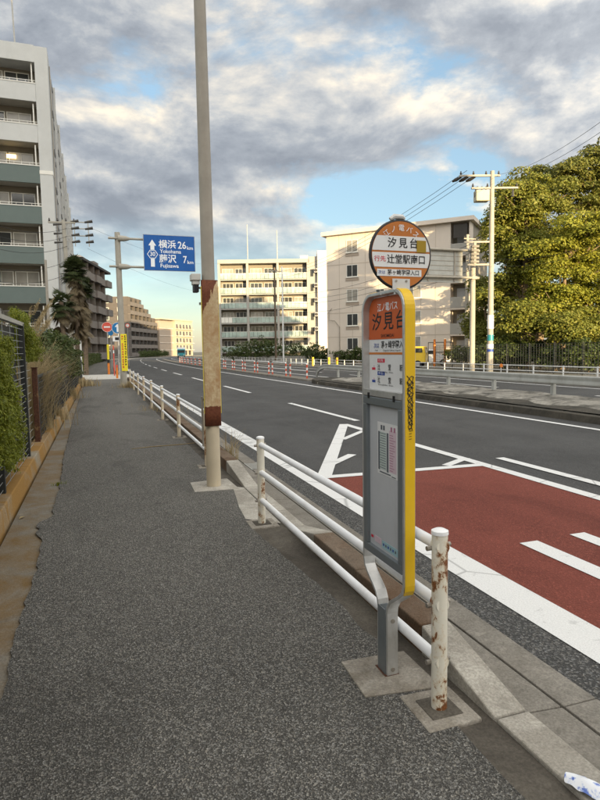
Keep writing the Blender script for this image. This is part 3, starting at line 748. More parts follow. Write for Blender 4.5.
# ================================================================== foliage helpers
def leaf_mesh(pts, nrm, size, aspect=1.6, jitter=.35, bend=0, up=.0):
    """one small two-triangle leaf per point"""
    n = len(pts); s = size*RNG.uniform(.6, 1.3, n)[:, None]
    d = nrm+RNG.normal(0, jitter, (n, 3)); d /= np.linalg.norm(d, axis=1)[:, None]+1e-9
    a = RNG.normal(0, 1, (n, 3)); a[:, 2] += up; a -= d*(a*d).sum(1)[:, None]; a /= np.linalg.norm(a, axis=1)[:, None]+1e-9
    b = np.cross(d, a)
    v = np.stack([pts-a*s*aspect/2, pts+b*s/2, pts+a*s*aspect/2, pts-b*s/2], 1).reshape(-1, 3)
    me = bpy.data.meshes.new('leaves'); me.vertices.add(4*n); me.vertices.foreach_set('co', v.astype(np.float32).ravel())
    me.loops.add(4*n); me.loops.foreach_set('vertex_index', np.arange(4*n, dtype=np.int32))
    me.polygons.add(n); me.polygons.foreach_set('loop_start', np.arange(0, 4*n, 4, dtype=np.int32)); me.polygons.foreach_set('loop_total', np.full(n, 4, dtype=np.int32))
    me.update(); me.validate(); return me
def clumps(centres, radii, per, flat=.75, inner=.45):
    """points spread through the outer shell of many small clumps"""
    P, Nn = [], []
    for c, r in zip(centres, radii):
        k = max(6, int(per*r*r)); d = RNG.normal(0, 1, (k, 3)); d /= np.linalg.norm(d, axis=1)[:, None]
        d[:, 2] = np.where(d[:, 2] < -.35, -d[:, 2], d[:, 2])
        rr_ = r*RNG.uniform(inner, 1.05, k)[:, None]
        P.append(np.array(c)+d*rr_*np.array([1, 1, flat])); Nn.append(d+np.array([0, 0, .5]))
    return np.concatenate(P), np.concatenate(Nn)
def crown_centres(blobs, n, rmin, rmax, shell=.55):
    C, R = [], []
    vol = np.array([b[3]*b[4]*b[5] for b in blobs])**(2/3); pr = vol/vol.sum()
    for _ in range(n):
        b = blobs[RNG.choice(len(blobs), p=pr)]; d = RNG.normal(0, 1, 3); d /= np.linalg.norm(d)
        q = RNG.uniform(shell, 1.0); C.append(np.array(b[:3])+d*q*np.array(b[3:6])); R.append(RNG.uniform(rmin, rmax))
    return C, R
def tree(label, base, h, blobs, nclump, per, leaf, mt, group, bark='bark_lit', rmin=.5, rmax=1.15, name='evergreen_tree'):
    t = thing(name, label, 'tree', tuple(base), 0, group)
    C, R = crown_centres(blobs, nclump, rmin, rmax, .4)
    P, Nn = clumps(C, R, per, .52, .6)
    link('crown', leaf_mesh(P, Nn, leaf, 1.5, .55), m[mt], t)
    tr = MB(); lean = RNG.uniform(-.4, .4, 2)
    tp = [(0, 0, -.1), (lean[0]*.2, lean[1]*.2, h*.3), (lean[0]*.6, lean[1]*.6, h*.6), (lean[0], lean[1], h*.93)]
    tr.tube(tp, [h*.022, h*.017, h*.011, h*.004], 9)
    tr.build('trunk', m[bark], t, smooth=True)
    lm = MB()
    for b in blobs:
        z0 = max(h*.25, b[2]-b[5]*.9-RNG.uniform(0, 1)); z0 = min(z0, h*.8)
        s0 = np.array([lean[0]*z0/h, lean[1]*z0/h, z0]); e = np.array(b[:3])
        lm.tube([s0, (s0+e)/2+np.array([0, 0, .2]), e], [h*.009, h*.006, h*.002], 6)
        for _ in range(4):
            d = RNG.normal(0, 1, 3); d[2] = abs(d[2])*.5; d /= np.linalg.norm(d); lm.tube([(s0+e)/2, e+d*np.array(b[3:6])*.75], [h*.004, h*.0015], 5)
    lm.build('limb', m[bark], t, smooth=True)
    return t
def bush(name, label, cat, base, blobs, nclump, per, leaf, mt, group=None, rmin=.2, rmax=.45, stem=True):
    t = thing(name, label, cat, tuple(base), 0, group)
    C, R = crown_centres(blobs, nclump, rmin, rmax, .3)
    C = [np.array([c[0], c[1], max(c[2], .08)]) for c in C]
    P, Nn = clumps(C, R, per); k = P[:, 2] > 0
    link('foliage', leaf_mesh(P[k], Nn[k], leaf, 1.6, .6), m[mt], t)
    if stem:
        for b in blobs: MB().tube([(b[0]*.6, b[1]*.6, -.05), (b[0], b[1], b[2])], [.04, .015], 6).build('stem', m['bark'], t)
    return t

# ================================================================== WOOD ON THE RIGHT
def tb(D, pts):
    """crown lobes given as (pixel x, pixel y, radius in metres) at depth D"""
    base = atD(pts[0][0], 352, D); base[2] = .08; out = []
    for x, y, r in pts:
        c = atD(x, y, D)-base; out.append((c[0], c[1], c[2], r, r, r*.8))
    return base, out
WG = 'trees of the wood on the right'
def wood_tree(label, D, pts, ncl, mt, leaf=.24, trunk_x=None, per=330):
    base, bl = tb(D, pts)
    if trunk_x:
        nb = atD(trunk_x, 352, D); nb[2] = .08; sh_ = base-nb; bl = [(b[0]+sh_[0], b[1]+sh_[1], b[2], *b[3:]) for b in bl]; base = nb
    jig = [(b[0], b[1]+random.uniform(-1.2, 1.2), *b[2:]) for b in bl]
    h = max(b[2]+b[5] for b in jig)
    return tree(label, base, h, jig, int(ncl*1.05), per, leaf*.56, mt, WG, rmin=.6, rmax=1.35)
wood_tree('front olive green evergreen tree beside the far utility pole, leftmost of the wood', 44, [(512, 205, 1.9), (525, 190, 1.7), (510, 235, 1.9), (522, 225, 2.0), (506, 270, 1.4), (530, 255, 2.1), (500, 300, 1.3), (545, 200, 1.8), (520, 285, 1.6), (498, 222, 1.0)], 150, 'leaf_r', .22, 524)
wood_tree('bright yellow-green evergreen tree in the middle front of the wood', 41, [(555, 255, 2.0), (575, 235, 2.1), (560, 285, 2.0), (585, 270, 2.0), (545, 300, 1.7), (570, 315, 1.8), (590, 300, 1.7), (600, 245, 2.0), (610, 290, 2.0)], 150, 'leaf_r3', .22, 562)
wood_tree('tallest dark evergreen tree rising at the top right corner of the wood', 49, [(580, 175, 2.3), (600, 165, 2.6), (560, 180, 2.0), (615, 190, 2.6), (590, 205, 2.3), (560, 205, 2.0), (625, 225, 2.6), (635, 170, 3.)], 150, 'leaf_r2', .25, 598)
wood_tree('broad olive evergreen tree behind the front trees of the wood', 52, [(540, 185, 2.2), (520, 200, 2.0), (535, 230, 2.4), (505, 250, 1.8), (550, 260, 2.6), (515, 290, 2.2), (575, 250, 2.6), (545, 310, 2.3)], 130, 'leaf_r2', .26, 540)
wood_tree('low pale tree with bare branching trunk at the foot of the wood', 39, [(545, 325, 1.3), (560, 330, 1.2), (530, 318, 1.2), (585, 325, 1.3), (600, 322, 1.3), (518, 325, .9)], 90, 'leaf_r', .2, 555)
wood_tree('small slender tree seen between the two far roadside poles', 47, [(484, 300, 1.0), (487, 320, 1.1), (480, 335, .9), (494, 330, 1.2), (490, 285, .8), (500, 340, 1.2)], 80, 'leaf_r', .2, 487)
wood_tree('dark evergreen tree at the right edge, low in the wood', 43, [(590, 335, 1.4), (610, 330, 1.6), (575, 340, 1.2), (625, 310, 2), (605, 345, 1.2)], 80, 'leaf_r2', .22, 604)
wood_tree('dim background tree deep in the wood behind the olive evergreen', 60, [(520, 240, 3), (540, 270, 3.2), (510, 300, 3), (550, 320, 3), (530, 340, 2.6), (500, 335, 2.2)], 110, 'leaf_r2', .3, 528)
wood_tree('dim background tree deep in the wood behind the yellow-green tree', 58, [(575, 240, 3), (600, 270, 3.2), (570, 300, 3), (610, 320, 3), (585, 340, 2.6), (560, 340, 2.2)], 110, 'leaf_r2', .3, 590)
# undergrowth along the fence
for i, (px, D, r, lab) in enumerate([(500, 41, 1.2, 'dark undergrowth bush right of the far utility pole'), (530, 40, 1.3, 'dark undergrowth bush below the olive evergreen'), (568, 38, 1.4, 'dark undergrowth bush under the yellow-green tree'), (600, 36, 1.4, 'dark undergrowth bush at the right edge of the picture'), (480, 43, 1.0, 'dark undergrowth bush between the far poles')]):
    b = atD(px, 352, D); b[2] = .05
    bush('undergrowth_bush', lab, 'bush', b, [(-1.4, 0, .9, 1.3, .8, .9), (0, 0, 1.1, 1.4, .9, 1.1), (1.4, 0, .9, 1.3, .8, .9)], 90, 300, .12, 'shrub', 'bushes along the dark fence', .3, .6)
# dark mesh fence in front of the wood
fx = 23.6
wf = thing('mesh_fence', 'dark tall mesh fence along the foot of the wood behind the far pavement', 'fence', (fx, 12, .05))
for k in range(14): MB().cyl((0, k*2, 0), (0, k*2, 1.75), .03, 8).build('post', m['dark_mesh'], wf)
wm_ = MB()
for k in range(120): wm_.box(-.006, k*.22, .05, .006, k*.22+.02, 1.7)
for k in range(12): wm_.box(-.008, 0, .1+k*.145, .008, 26, .118+k*.145)
wm_.build('mesh_panel', m['dark_mesh'], wf)

# ================================================================== FAR ROADSIDE FURNITURE
wfen = thing('pipe_fence', 'low white pipe fence along the far pavement across the road', 'fence', (0, 0, .08))
ps = []
for k in range(58):
    s = 14+k*2.0; p = path(s, 20.5); ps.append(p)
    MB().box(p[0]-.025, p[1]-.03, 0, p[0]+.025, p[1]+.03, .60).build('post', m['hoopwhite'], wfen)
for z in (.56, .30): MB().tube([(p[0], p[1], z) for p in ps], .022, 6).build('rail', m['hoopwhite'], wfen)
rf = thing('reflector', 'orange round reflector on the far white fence', 'reflector', (20.44, 24.4, .0))
q = atX(501, 369, 20.4); rf.location = (20.40, q[1], .0)
MB().cyl((0, 0, .60), (-.0, -.04, .60), .10, 14).build('disc', m['orange_post'], rf); MB().cyl((0, 0, .08), (0, 0, .6), .02, 6).build('stem', m['hoopwhite'], rf)
# guardrail on the median
gr = thing('guardrail', 'weathered grey-beige box-beam guardrail along the raised median', 'guardrail', (12.0, 0, 0))
for k in range(12):
    yy = 2.8+k*2.62
    if yy > 31: break
    MB().box(-.02, yy-.055, .1, .09, yy+.055, .66).build('post', m['guard'], gr, bevel=.01)
bm = MB()
prof = [(-.05, .545), (-.09, .565), (-.09, .63), (-.075, .65), (-.075, .69), (-.09, .71), (-.09, .775), (-.05, .795), (0, .795), (0, .545)]
Yb = [-4, 4, 10, 16, 22, 28, 30.2]
for yy in Yb: bm.v += [(a, yy, b) for a, b in prof]
for yy, dz in ((30.9, -.02), (31.4, -.10), (31.8, -.25), (32.0, -.45), (32.1, -.6)): bm.v += [(a, yy, b*1.0+dz) for a, b in prof]
npf = len(prof); nr = len(bm.v)//npf
for i in range(nr-1):
    for k in range(npf): j = (k+1) % npf; bm.f.append((i*npf+k, i*npf+j, (i+1)*npf+j, (i+1)*npf+k))
bm.f.append(tuple(range(npf))[::-1]); bm.f.append(tuple((nr-1)*npf+k for k in range(npf)))
bm.build('beam', m['guard'], gr, smooth=True)
# red and white hoop barriers
def hoop(i, s):
    p0, p1 = path(s, 10.8), path(s+3.0, 10.8); dx, dy = p1[0]-p0[0], p1[1]-p0[1]
    names = ['first', 'second', 'third', 'fourth', 'fifth', 'sixth', 'seventh', 'eighth', 'ninth', 'tenth', 'eleventh', 'twelfth', 'thirteenth', 'fourteenth', 'fifteenth', 'sixteenth']
    t = thing('hoop_barrier', 'red and white hoop barrier on the median strip, %s from the guardrail end' % names[i], 'barrier', (p0[0], p0[1], .03), 0, 'hoop barriers on the median')
    for ax, ay in ((0, 0), (dx, dy)):
        for j in range(5):
            z0 = j*.15; MB().cyl((ax, ay, z0), (ax, ay, z0+.15), .045, 10).build('post_band', m['hoopred' if j % 2 == 0 else 'hoopwhite'], t, smooth=True)
    MB().tube([(0, 0, .75), (dx*.015, dy*.015, .80), (dx*.05, dy*.05, .82), (dx*.95, dy*.95, .82), (dx*.985, dy*.985, .80), (dx, dy, .75)], .042, 8).build('top_rail', m['hoopwhite'], t, smooth=True)
    MB().tube([(0, 0, .42), (dx, dy, .42)], .025, 6).build('middle_rail', m['hoopwhite'], t)
for i in range(16): hoop(i, 30.5+i*3.85)
# yellow bollards on the far pavement
for px, lab in ((313, 'orange-yellow bollard on the far pavement, leftmost of three'), (329, 'orange-yellow bollard just left of the guardrail end top'), (337, 'orange-yellow bollard on the far pavement nearest the bus stop board')):
    b = atX(px, 362, 19.4); t = thing('bollard', lab, 'bollard', (19.4, b[1], .08), 0, 'bollards on the far pavement')
    MB().tube([(0, 0, 0), (0, 0, .78), (0, 0, .84)], [.10, .10, .06], 12).build('shaft', m['car_yellow'], t, smooth=True)
    MB().cyl((0, 0, .55), (0, 0, .65), .104, 12).build('band', m['orange_post'], t, smooth=True)

# overhead road sign seen from behind
gp = atX(472, 365, 21.3); gt = thing('sign_gantry', 'pale grey post carrying an overhead road sign seen from behind', 'sign gantry', (21.3, gp[1], .08)); GY = gp[1]
MB().tube([(0, 0, 0), (0, 0, 7.55)], [.17, .15], 16).build('post', m['conc_pole'], gt, smooth=True)
sl = atY(392, 265, GY)[0]-21.3; sr = atY(462.5, 265, GY)[0]-21.3
zt = atY(430, 248, GY)[2]-.08; zb = atY(430, 282, GY)[2]-.08; za1 = atY(470, 251, GY)[2]-.08; za2 = atY(470, 278, GY)[2]-.08
for z in (za1, za2): MB().tube([(sl, -.12, z), (.35, -.12, z)], .075, 10).build('arm', m['conc_pole'], gt, smooth=True)
sp = MB().box(sl, .0, zb, sr, .05, zt).build('sign_panel', m['guard'], gt)
nn = 7
for k in range(nn): z = zb+(zt-zb)*(k+.5)/nn; MB().box(sl, -.018, z-.012, sr, -.002, z+.012).build('rib', m['steel_up'], gt)
for k in range(3): x = sl+(sr-sl)*(.12+k*.38); MB().box(x-.04, -.05, zb+.05, x+.04, -.02, zt-.05).build('stiffener', m['steel_up'], gt)
for z in (za1, za2): MB().box(-.19, -.21, z-.09, .19, .19, z+.09).build('clamp', m['conc_pole'], gt, bevel=.02)

# utility poles and wires
def utility_pole(label, base, h, r, mt='conc_pole', arms=(), trafo=False, group='utility poles', name='utility_pole', ang=0):
    t = thing(name, label, 'utility pole', tuple(base), ang, group)
    MB().tube([(0, 0, 0), (0, 0, h)], [r, r*.68], 14).build('shaft', m[mt], t, smooth=True)
    for z, x0, x1 in arms:
        a = MB().box(x0, -.06, z-.05, x1, .06, z+.05).build('crossarm', m['conc_pole'], t)
        for x in np.linspace(x0+.08, x1-.08, 4):
            MB().tube([(x, 0, z+.05), (x, 0, z+.12), (x, 0, z+.16), (x, 0, z+.26)], [.03, .07, .05, .03], 8).build('insulator', m['insul'], a)
    if trafo:
        b = MB().box(-1.0, -.28, h-1.72, -.22, .28, h-1.1).build('transformer', m['trafo'], t, bevel=.04)
        for x in (-.85, -.6, -.35): MB().cyl((x, 0, h-1.1), (x, 0, h-.86), .05, 8).build('bushing', m['insul'], b)
    return t
pb = atX(490, 365, 21.9); UH = atY(491, 171, pb[1])[2]-.08
up = utility_pole('tall concrete utility pole with transformer in front of the wood', (21.9, pb[1], .08), UH, .18, arms=((UH-.25, -1.9, .45), (UH-.95, -1.2, 1.5)), trafo=True, ang=rad(-18))
for z, w_ in ((UH-4.0, 1.6), (UH-5.3, 1.4)):
    MB().box(-w_, -.05, z-.05, .1, .05, z+.05).build('bracket_arm', m['conc_pole'], up)
MB().box(-1.05, -.08, UH-5.3, -.9, .08, UH-4.0).build('riser', m['conc_pole'], up)
for k in range(5): MB().box(-1.25+.02*k, -.12, UH-5.2+k*.22, -.75, .12, UH-5.08+k*.22).build('cable_clamp', m['insul'], up)
for z in np.arange(2.2, UH-1.5, .45): MB().cyl((-.24, 0, z), (.24, 0, z), .012, 5).build('step_bolt', m['galv'], up)
for z0, z1, mt in ((2.6, 3.4, 'white'), (1.9, 2.25, 'teal'), (1.45, 1.7, 'white'), (1.25, 1.4, 'blueink')):
    MB().tube([(0, 0, z0), (0, 0, z1)], .184, 14).build('notice_wrap', m[mt], up, smooth=True)
mpb = atD(276, 357, 88); mpb[2] = .05
utility_pole('dark utility pole with drum transformer before the middle apartment block', mpb, atD(276, 269, 88)[2], .17, 'bark', arms=((atD(276, 272, 88)[2]-.05, -1.2, 1.2),))
MB().tube([(mpb[0]+.5, mpb[1]-.1, 11.0), (mpb[0]+.5, mpb[1]-.1, 12.2)], .35, 12)
mqb = atD(283.5, 357, 84); mqb[2] = .05
utility_pole('slim white pole beside the dark utility pole before the middle apartment block', mqb, atD(283, 268, 84)[2], .12, 'hoopwhite')
fpb = atD(209, 356, 190); fpb[2] = 0
utility_pole('distant utility pole behind the rusty pole, far down the road', fpb, 15.5, .18, 'conc_pole', arms=((15.2, -1.5, 1.5), (14.2, -1.5, 1.5), (13.0, -1.2, 1.2)))
# left side poles
lb_ = np.array([-1.95, 40.5, .1]); lh = atY(69, 222, 40.5)[2]
lt = utility_pole('leaning grey utility pole with black insulator racks beside the left apartment tower', (atY(73, 350, 40.5)[0], 40.5, .1), lh, .17, arms=((lh-.15, -.9, .7),))
lt.rotation_euler = (0, rad(-1.2), 0)
for z in (lh-.1, lh-.5, lh-.95, lh-1.3): MB().box(.1, -.04, z-.03, 1.55-.6*(z < lh-1.2), .04, z+.03).build('rack_arm', m['galv'], lt)
for x in (.62, 1.45):
    MB().box(x-.03, -.03, lh-1.9+.3, x+.03, .03, lh+.05).build('rack_post', m['galv'], lt)
    for k in range(4): MB().tube([(x-.2, 0, lh-.1-k*.42), (x+.28, 0, lh-.02-k*.42)], [.06, .10], 8).build('insulator', m['insul'], lt)
for k in range(3): MB().tube([(-.62, 0, lh-.3-k*.55), (-.12, 0, lh-.26-k*.55)], [.07, .04], 8).build('insulator', m['insul'], lt)
gb = atY(50, 350, 33); utility_pole('plain grey steel pole standing before the left apartment tower', (gb[0], 33, .1), atY(50, 262, 33)[2], .09, 'steel_up')
def wire(p, q, sag=.6, r=.014, label=''):
    p = np.array(p); q = np.array(q); pts = []
    for i in range(15): t = i/14; c = p+(q-p)*t; c[2] -= sag*4*t*(1-t); pts.append(c-p)
    o = MB().tube(pts, r, 5).build('overhead_wire', m['wire'], None, tuple(p), smooth=True)
    return tag(o, label, 'wire', 'overhead wires')
for x in (-1.75, -1.35, -.95):
    MB().tube([(x, .1, UH-.28), (x-.25, .35, UH-.36), (x-.42, .5, UH-.42)], [.05, .11, .06], 8).build('strain_insulator', m['insul'], up)
for x in (1.2, -.95): MB().tube([(x, 0, UH-1.0), (x, 0, UH-1.45)], [.04, .09], 8).build('hanging_insulator', m['insul'], up)
T = np.array([21.9, pb[1], .08])
ords = ['topmost', 'second', 'third', 'fourth', 'fifth', 'sixth', 'lowest']
for i, (z, px, py) in enumerate(((UH, 276, 272), (UH-.3, 276, 275), (UH-.6, 276, 278), (UH-4.1, 277, 292), (UH-4.6, 277, 297), (UH-5.0, 276, 301), (UH-5.6, 276, 310))):
    wire(T+np.array([-1.5 if i < 3 else -1.1, .3, z]), atD(px, py, 88), 1.2, .014, 'black overhead wire from the far utility pole across the white building, %s' % ords[i])
for i, (z, px, py) in enumerate(((UH-.2, 640, 92), (UH-.5, 640, 104), (UH-5., 640, 228), (UH-5.4, 640, 234))):
    wire(T+np.array([.4, -.2, z]), atD(px, py, 16+0*i) if i < 2 else atD(px, py, 24), .4, .008, 'black overhead wire from the far utility pole to the right edge, %s' % ords[i])
LT = np.array([atY(70, 230, 40.5)[0]+.4, 40.5, lh])
for i, (dz, px, py) in enumerate(((-.2, 222, 262), (-1.6, 222, 291))):
    wire(LT+np.array([.6, 0, dz]), atD(px, py, 118), 1.2, .007, 'thin overhead wire crossing behind the blue road sign, %s' % ords[i])
for i, (dz, py) in enumerate(((-.4, 214), (-.9, 226), (-1.5, 240), (-2.4, 262), (-3.2, 275))):
    wire(LT+np.array([-.6, 0, dz]), atY(-30, py, 30), .5, .012, 'thin overhead wire in front of the left apartment tower, %s' % ords[i])

# ================================================================== BLUE ROAD SIGN
SPY = 29.46
rs = thing('road_sign', 'large blue direction sign with white lettering on a tall grey pole', 'road sign', (1.07, SPY, 0))
MB().tube([(0, 0, 0), (-.03, 0, 7.25)], [.155, .125], 18).build('pole', m['conc_pole'], rs, smooth=True)
a0, a1 = atY(143.3, 234.5, SPY-.3), atY(194, 237, SPY-.3); b0, b1 = atY(145, 270, SPY-.3), atY(195, 271.5, SPY-.3)
SX0, SX1 = a0[0]-1.07, (a1[0]+b1[0])/2-1.07; ZT, ZB = (a0[2]+a1[2])/2, (b0[2]+b1[2])/2
pan = MB().box(SX0, -.32, ZB, SX1, -.29, ZT).build('sign_panel', m['blue'], rs)
MB().box(SX0-.02, -.315, ZB-.02, SX1+.02, -.285, ZT+.02).build('panel_back', m['galv'], rs)
for py in (239, 267):
    z = atY(125, py, SPY)[2]
    MB().tube([(-.45, -.1, z), (SX1-.3, -.1, z)], .055, 10).build('arm', m['conc_pole'], rs, smooth=True)
    MB().tube([(-.02, -.1, z), (.35, -.1, z), (.52, -.1, z)], [.15, .12, .06], 12).build('clamp', m['conc_pole'], rs, smooth=True)
    for x in (SX0+.5, SX1-.6): MB().box(x-.05, -.286, z-.06, x+.05, -.1, z+.06).build('panel_bracket', m['galv'], rs)
W_, H_ = SX1-SX0, ZT-ZB
def st(body, size, fx_, fz, width, bold=.01, al='CENTER'):
    text(body, size*H_, (SX0+fx_*W_, -.3225, ZB+fz*H_), (1, 0, 0), (0, 0, 1), m['signwhite'], pan, width=width*W_ if width else None, bold=bold, align=al)
st('横浜', .25, .46, .735, .34, .016); st('26', .29, .75, .73, .165, .012); st('km', .14, .91, .665, .12, .014)
st('Yokohama', .15, .52, .545, .42, .014)
st('藤沢', .25, .46, .325, .34, .016); st('7', .29, .80, .32, .075, .012); st('km', .14, .91, .255, .12, .014)
st('Fujisawa', .15, .49, .135, .36, .014)
ax = SX0+.165*W_
MB().prism([(0, 0)], 0, 0) if False else None
arw = MB(); hw = .038*W_
def az(f): return ZB+f*H_
arw.poly([(ax-hw, -.3225, az(.10)), (ax+hw, -.3225, az(.10)), (ax+hw, -.3225, az(.33)), (ax-hw, -.3225, az(.33))])
arw.poly([(ax-hw, -.3225, az(.58)), (ax+hw, -.3225, az(.58)), (ax+hw, -.3225, az(.70)), (ax+2.0*hw, -.3225, az(.70)), (ax, -.3225, az(.87)), (ax-2.0*hw, -.3225, az(.70)), (ax-hw, -.3225, az(.70))])
arw.build('arrow', m['signwhite'], pan)
hx = [(math.cos(rad(60*k))*.155*H_, math.sin(rad(60*k))*.135*H_) for k in range(6)]
hexm = MB()
for k in range(6):
    (p, q_), (r_, s_) = hx[k], hx[(k+1) % 6]; c = az(.455)
    hexm.quad((ax+p, -.3226, c+q_), (ax+r_, -.3226, c+s_), (ax+r_*.86, -.3226, c+s_*.86), (ax+p*.86, -.3226, c+q_*.86))
hexm.build('route_shield', m['signwhite'], pan); st('30', .17, .165, .455, .10, .014)
# border line of the sign
bw = MB()
for x0, x1, z0, z1 in ((.012, .988, .975, .988), (.012, .988, .012, .025), (.012, .02, .025, .975), (.98, .988, .025, .975)):
    bw.quad((SX0+x0*W_, -.3222, az(z0)), (SX0+x1*W_, -.3222, az(z0)), (SX0+x1*W_, -.3222, az(z1)), (SX0+x0*W_, -.3222, az(z1)))
bw.build('border', m['blue'], pan)
# yellow banner wrapped on the pole
bz1, bz0 = atY(124, 334, SPY-.2)[2], atY(124, 371, SPY-.2)[2]
bx0, bx1 = atY(121, 350, SPY-.2)[0], atY(127.2, 350, SPY-.2)[0]
yb_ = thing('banner', 'narrow yellow banner with red and black characters on the blue sign pole', 'banner', ((bx0+bx1)/2, SPY-.19, bz0)); hw = (bx1-bx0)/2; hh = bz1-bz0
MB().box(-hw, -.012, 0, hw, .012, hh).build('sheet', m['sign_yellow'], yb_)
rr = random.Random(3)
for x, mt, n_ in ((-hw*.45, 'redink', 13), (hw*.45, 'black', 12)):
    for k in range(n_):
        z = hh*(.97-.9*(k+.5)/13)
        if mt == 'redink' and k in (2,): continue
        g = MB(); w2 = hw*.28; h2 = hh*.022
        for _ in range(2): zz = z+rr.uniform(-h2, h2); g.box(x-w2, -.0165, zz-.010, x+w2, -.0125, zz+.010)
        xx = x+rr.uniform(-w2*.5, w2*.5); g.box(xx-.012, -.0163, z-h2*1.2, xx+.012, -.0123, z+h2*1.2)
        g.build('character', m[mt], yb_)

# signs and posts beyond the driveway
def pole_sign(label, px, py, Y, r, builder, base_px, cat='sign', top=None):
    c = atY(px, py, Y); t = thing('round_sign', label, cat, (c[0], Y, .0))
    MB().cyl((0, .03, 0), (0, .03, c[2]+r), .035, 8).build('pole', m['galv'], t, smooth=True)
    builder(t, c[2], r); return t
def no_entry(t, z, r):
    d = MB().cyl((0, -.02, z), (0, -.005, z), r, 28).build('disc', m['sign_red'], t)
    MB().cyl((0, -.019, z), (0, .0, z), r*1.06, 28).build('disc_edge', m['hoopwhite'], d); MB().box(-r*.62, -.026, z-r*.16, r*.62, -.021, z+r*.16).build('bar', m['hoopwhite'], d)
pole_sign('round red no-entry sign with white bar at the driveway mouth', 107, 327, 48, .37, no_entry, 0)
def arrow_blue(t, z, r):
    d = MB().cyl((0, -.02, z), (0, -.005, z), r, 28).build('disc', m['sign_blue2'], t); MB().cyl((0, -.019, z), (0, .0, z), r*1.05, 28).build('disc_edge', m['hoopwhite'], d)
    MB().poly([(x*r, -.024, z+y*r) for x, y in ((-.16, -.75), (.16, -.75), (.16, .2), (.5, .2), (0, .78), (-.5, .2), (-.16, .2))]).build('arrow', m['signwhite'], d)
    w = .42; zz = z-r-.38
    b = MB().box(-.36, -.024, zz-.19, w, -.0, zz+.19).build('supplement_board', m['hoopwhite'], t); MB().box(-.2, -.03, zz-.1, w*.8, -.0245, zz+.1).build('black_mark', m['black'], b)
pole_sign('round blue arrow sign above a white and black board left of the sign pole', 117.5, 328, 44, .38, arrow_blue, 0)
def small_blue(t, z, r):
    MB().cyl((0, -.02, z), (0, -.005, z), r, 20).build('disc', m['sign_blue2'], t)
pole_sign('small blue sign low between the red and the blue round signs', 110.6, 333, 52, .22, small_blue, 0)
def speed(t, z, r):
    d = MB().cyl((0, -.02, z), (0, -.005, z), r, 24).build('disc', m['sign_red'], t); MB().cyl((0, -.03, z), (0, -.021, z), r*.68, 24).build('disc_face', m['hoopwhite'], d)
pole_sign('small round white sign with red ring right of the blue sign pole', 127.5, 325.5, 75, .27, speed, 0)
def striped_post(label, px, pyb, Y, h, cols, r=.07):
    b = atY(px, pyb, Y); t = thing('marker_post', label, 'marker post', (b[0], Y, .0)); z = 0
    for i, (dz, mt) in enumerate(cols): MB().cyl((0, 0, z), (0, 0, z+dz*h), r, 12).build('band', m[mt], t, smooth=True); z += dz*h
    return t
striped_post('marker post with yellow upper wrap, black middle and orange foot', 109, 374, 46.2, 2.25, [(.38, 'orange_post'), (.12, 'black'), (.5, 'sign_yellow')], .085)
striped_post('short orange post right at the edge of the driveway', 117.3, 379, 38.5, .85, [(.8, 'orange_post'), (.2, 'sign_red')], .065)
striped_post('thin dark red post between the marker post and the sign pole', 114.6, 376, 43, 2.1, [(.75, 'sign_red'), (.1, 'hoopwhite'), (.15, 'sign_red')], .04)
striped_post('white post with pale cap at the end of the left fence', 82, 378, 37, 2.35, [(.96, 'hoopwhite'), (.04, 'galv')], .055)
striped_post('greenish white thin post behind the white fence-end post', 79.3, 376, 38.2, 1.75, [(.4, 'hoopwhite'), (.2, 'green_pale'), (.4, 'hoopwhite')], .05)
wb_ = thing('curved_barrier', 'white curved pipe barrier between the red post and the road', 'barrier', (1.35, 42, 0))
for k in range(4): MB().cyl((.08*k*k*.3, k*2.4, 0), (.08*k*k*.3, k*2.4, .85), .04, 8).build('post', m['hoopwhite'], wb_)
for z in (.8, .5, .2): MB().tube([(.08*k*k*.3, k*2.4, z) for k in range(4)], .03, 8).build('rail', m['hoopwhite'], wb_, smooth=True)

# ================================================================== LEFT FENCE, HEDGE, WEEDS
tf = thing('mesh_fence', 'tall dark mesh fence overgrown by the green conifer hedge on the left', 'fence', (-1.0, 2, .14))
for yy in (0.2, 2.4, 4.6, 6.9): MB().box(-.035, yy-.03, 0, .035, yy+.03, 1.86).build('post', m['dark_mesh'], tf)
MB().box(-.03, -2, 1.83, .03, 7.0, 1.88).build('top_rail', m['galv'], tf)
for k in range(22): MB().cyl((0.012, -2, .06+k*.082), (0.012, 7.0, .06+k*.082), .0032, 5).build('wire', m['wire_grey'], tf)
vw = MB()
for k in range(15): vw.box(-.003, -2+k*.6, .02, .003, -2+k*.6+.005, 1.83)
vw.build('vertical_wires', m['wire_grey'], tf)
MB().box(-.10, -2, .02, -.08, 6.85, 1.80).build('backing_panel', m['dark_panel'], tf)
wp = thing('board_panel', 'brown wooden board filling the gap at the end of the tall fence', 'board', (-1.06, 9.35, .14))
for k in range(9): MB().box(-.02, -.36, .0+k*.155, .0, .62, .148+k*.155).build('slat', m['wood_panel'], wp, bevel=.004)
for k in range(12): MB().cyl((.03, -.36, .05+k*.115), (.03, .62, .05+k*.115), .0035, 5).build('wire', m['wire_grey'], wp)
rp_ = thing('rusty_post', 'rusty brown steel post where the low fence begins', 'post', (-1.0, 10.35, .14))
MB().box(-.04, -.04, 0, .04, .04, 1.22).build('shaft', m['rust_post'], rp_, bevel=.006); MB().box(-.05, -.05, 1.22, .05, .05, 1.235).build('cap', m['rust_post'], rp_)
lfn = thing('low_mesh_fence', 'low black mesh fence with dry weeds growing through it', 'fence', (-1.0, 10.6, .14))
for k in range(9): MB().box(-.03, k*3.2-.03, 0, .03, k*3.2+.03, 1.08).build('post', m['dark_mesh'], lfn)
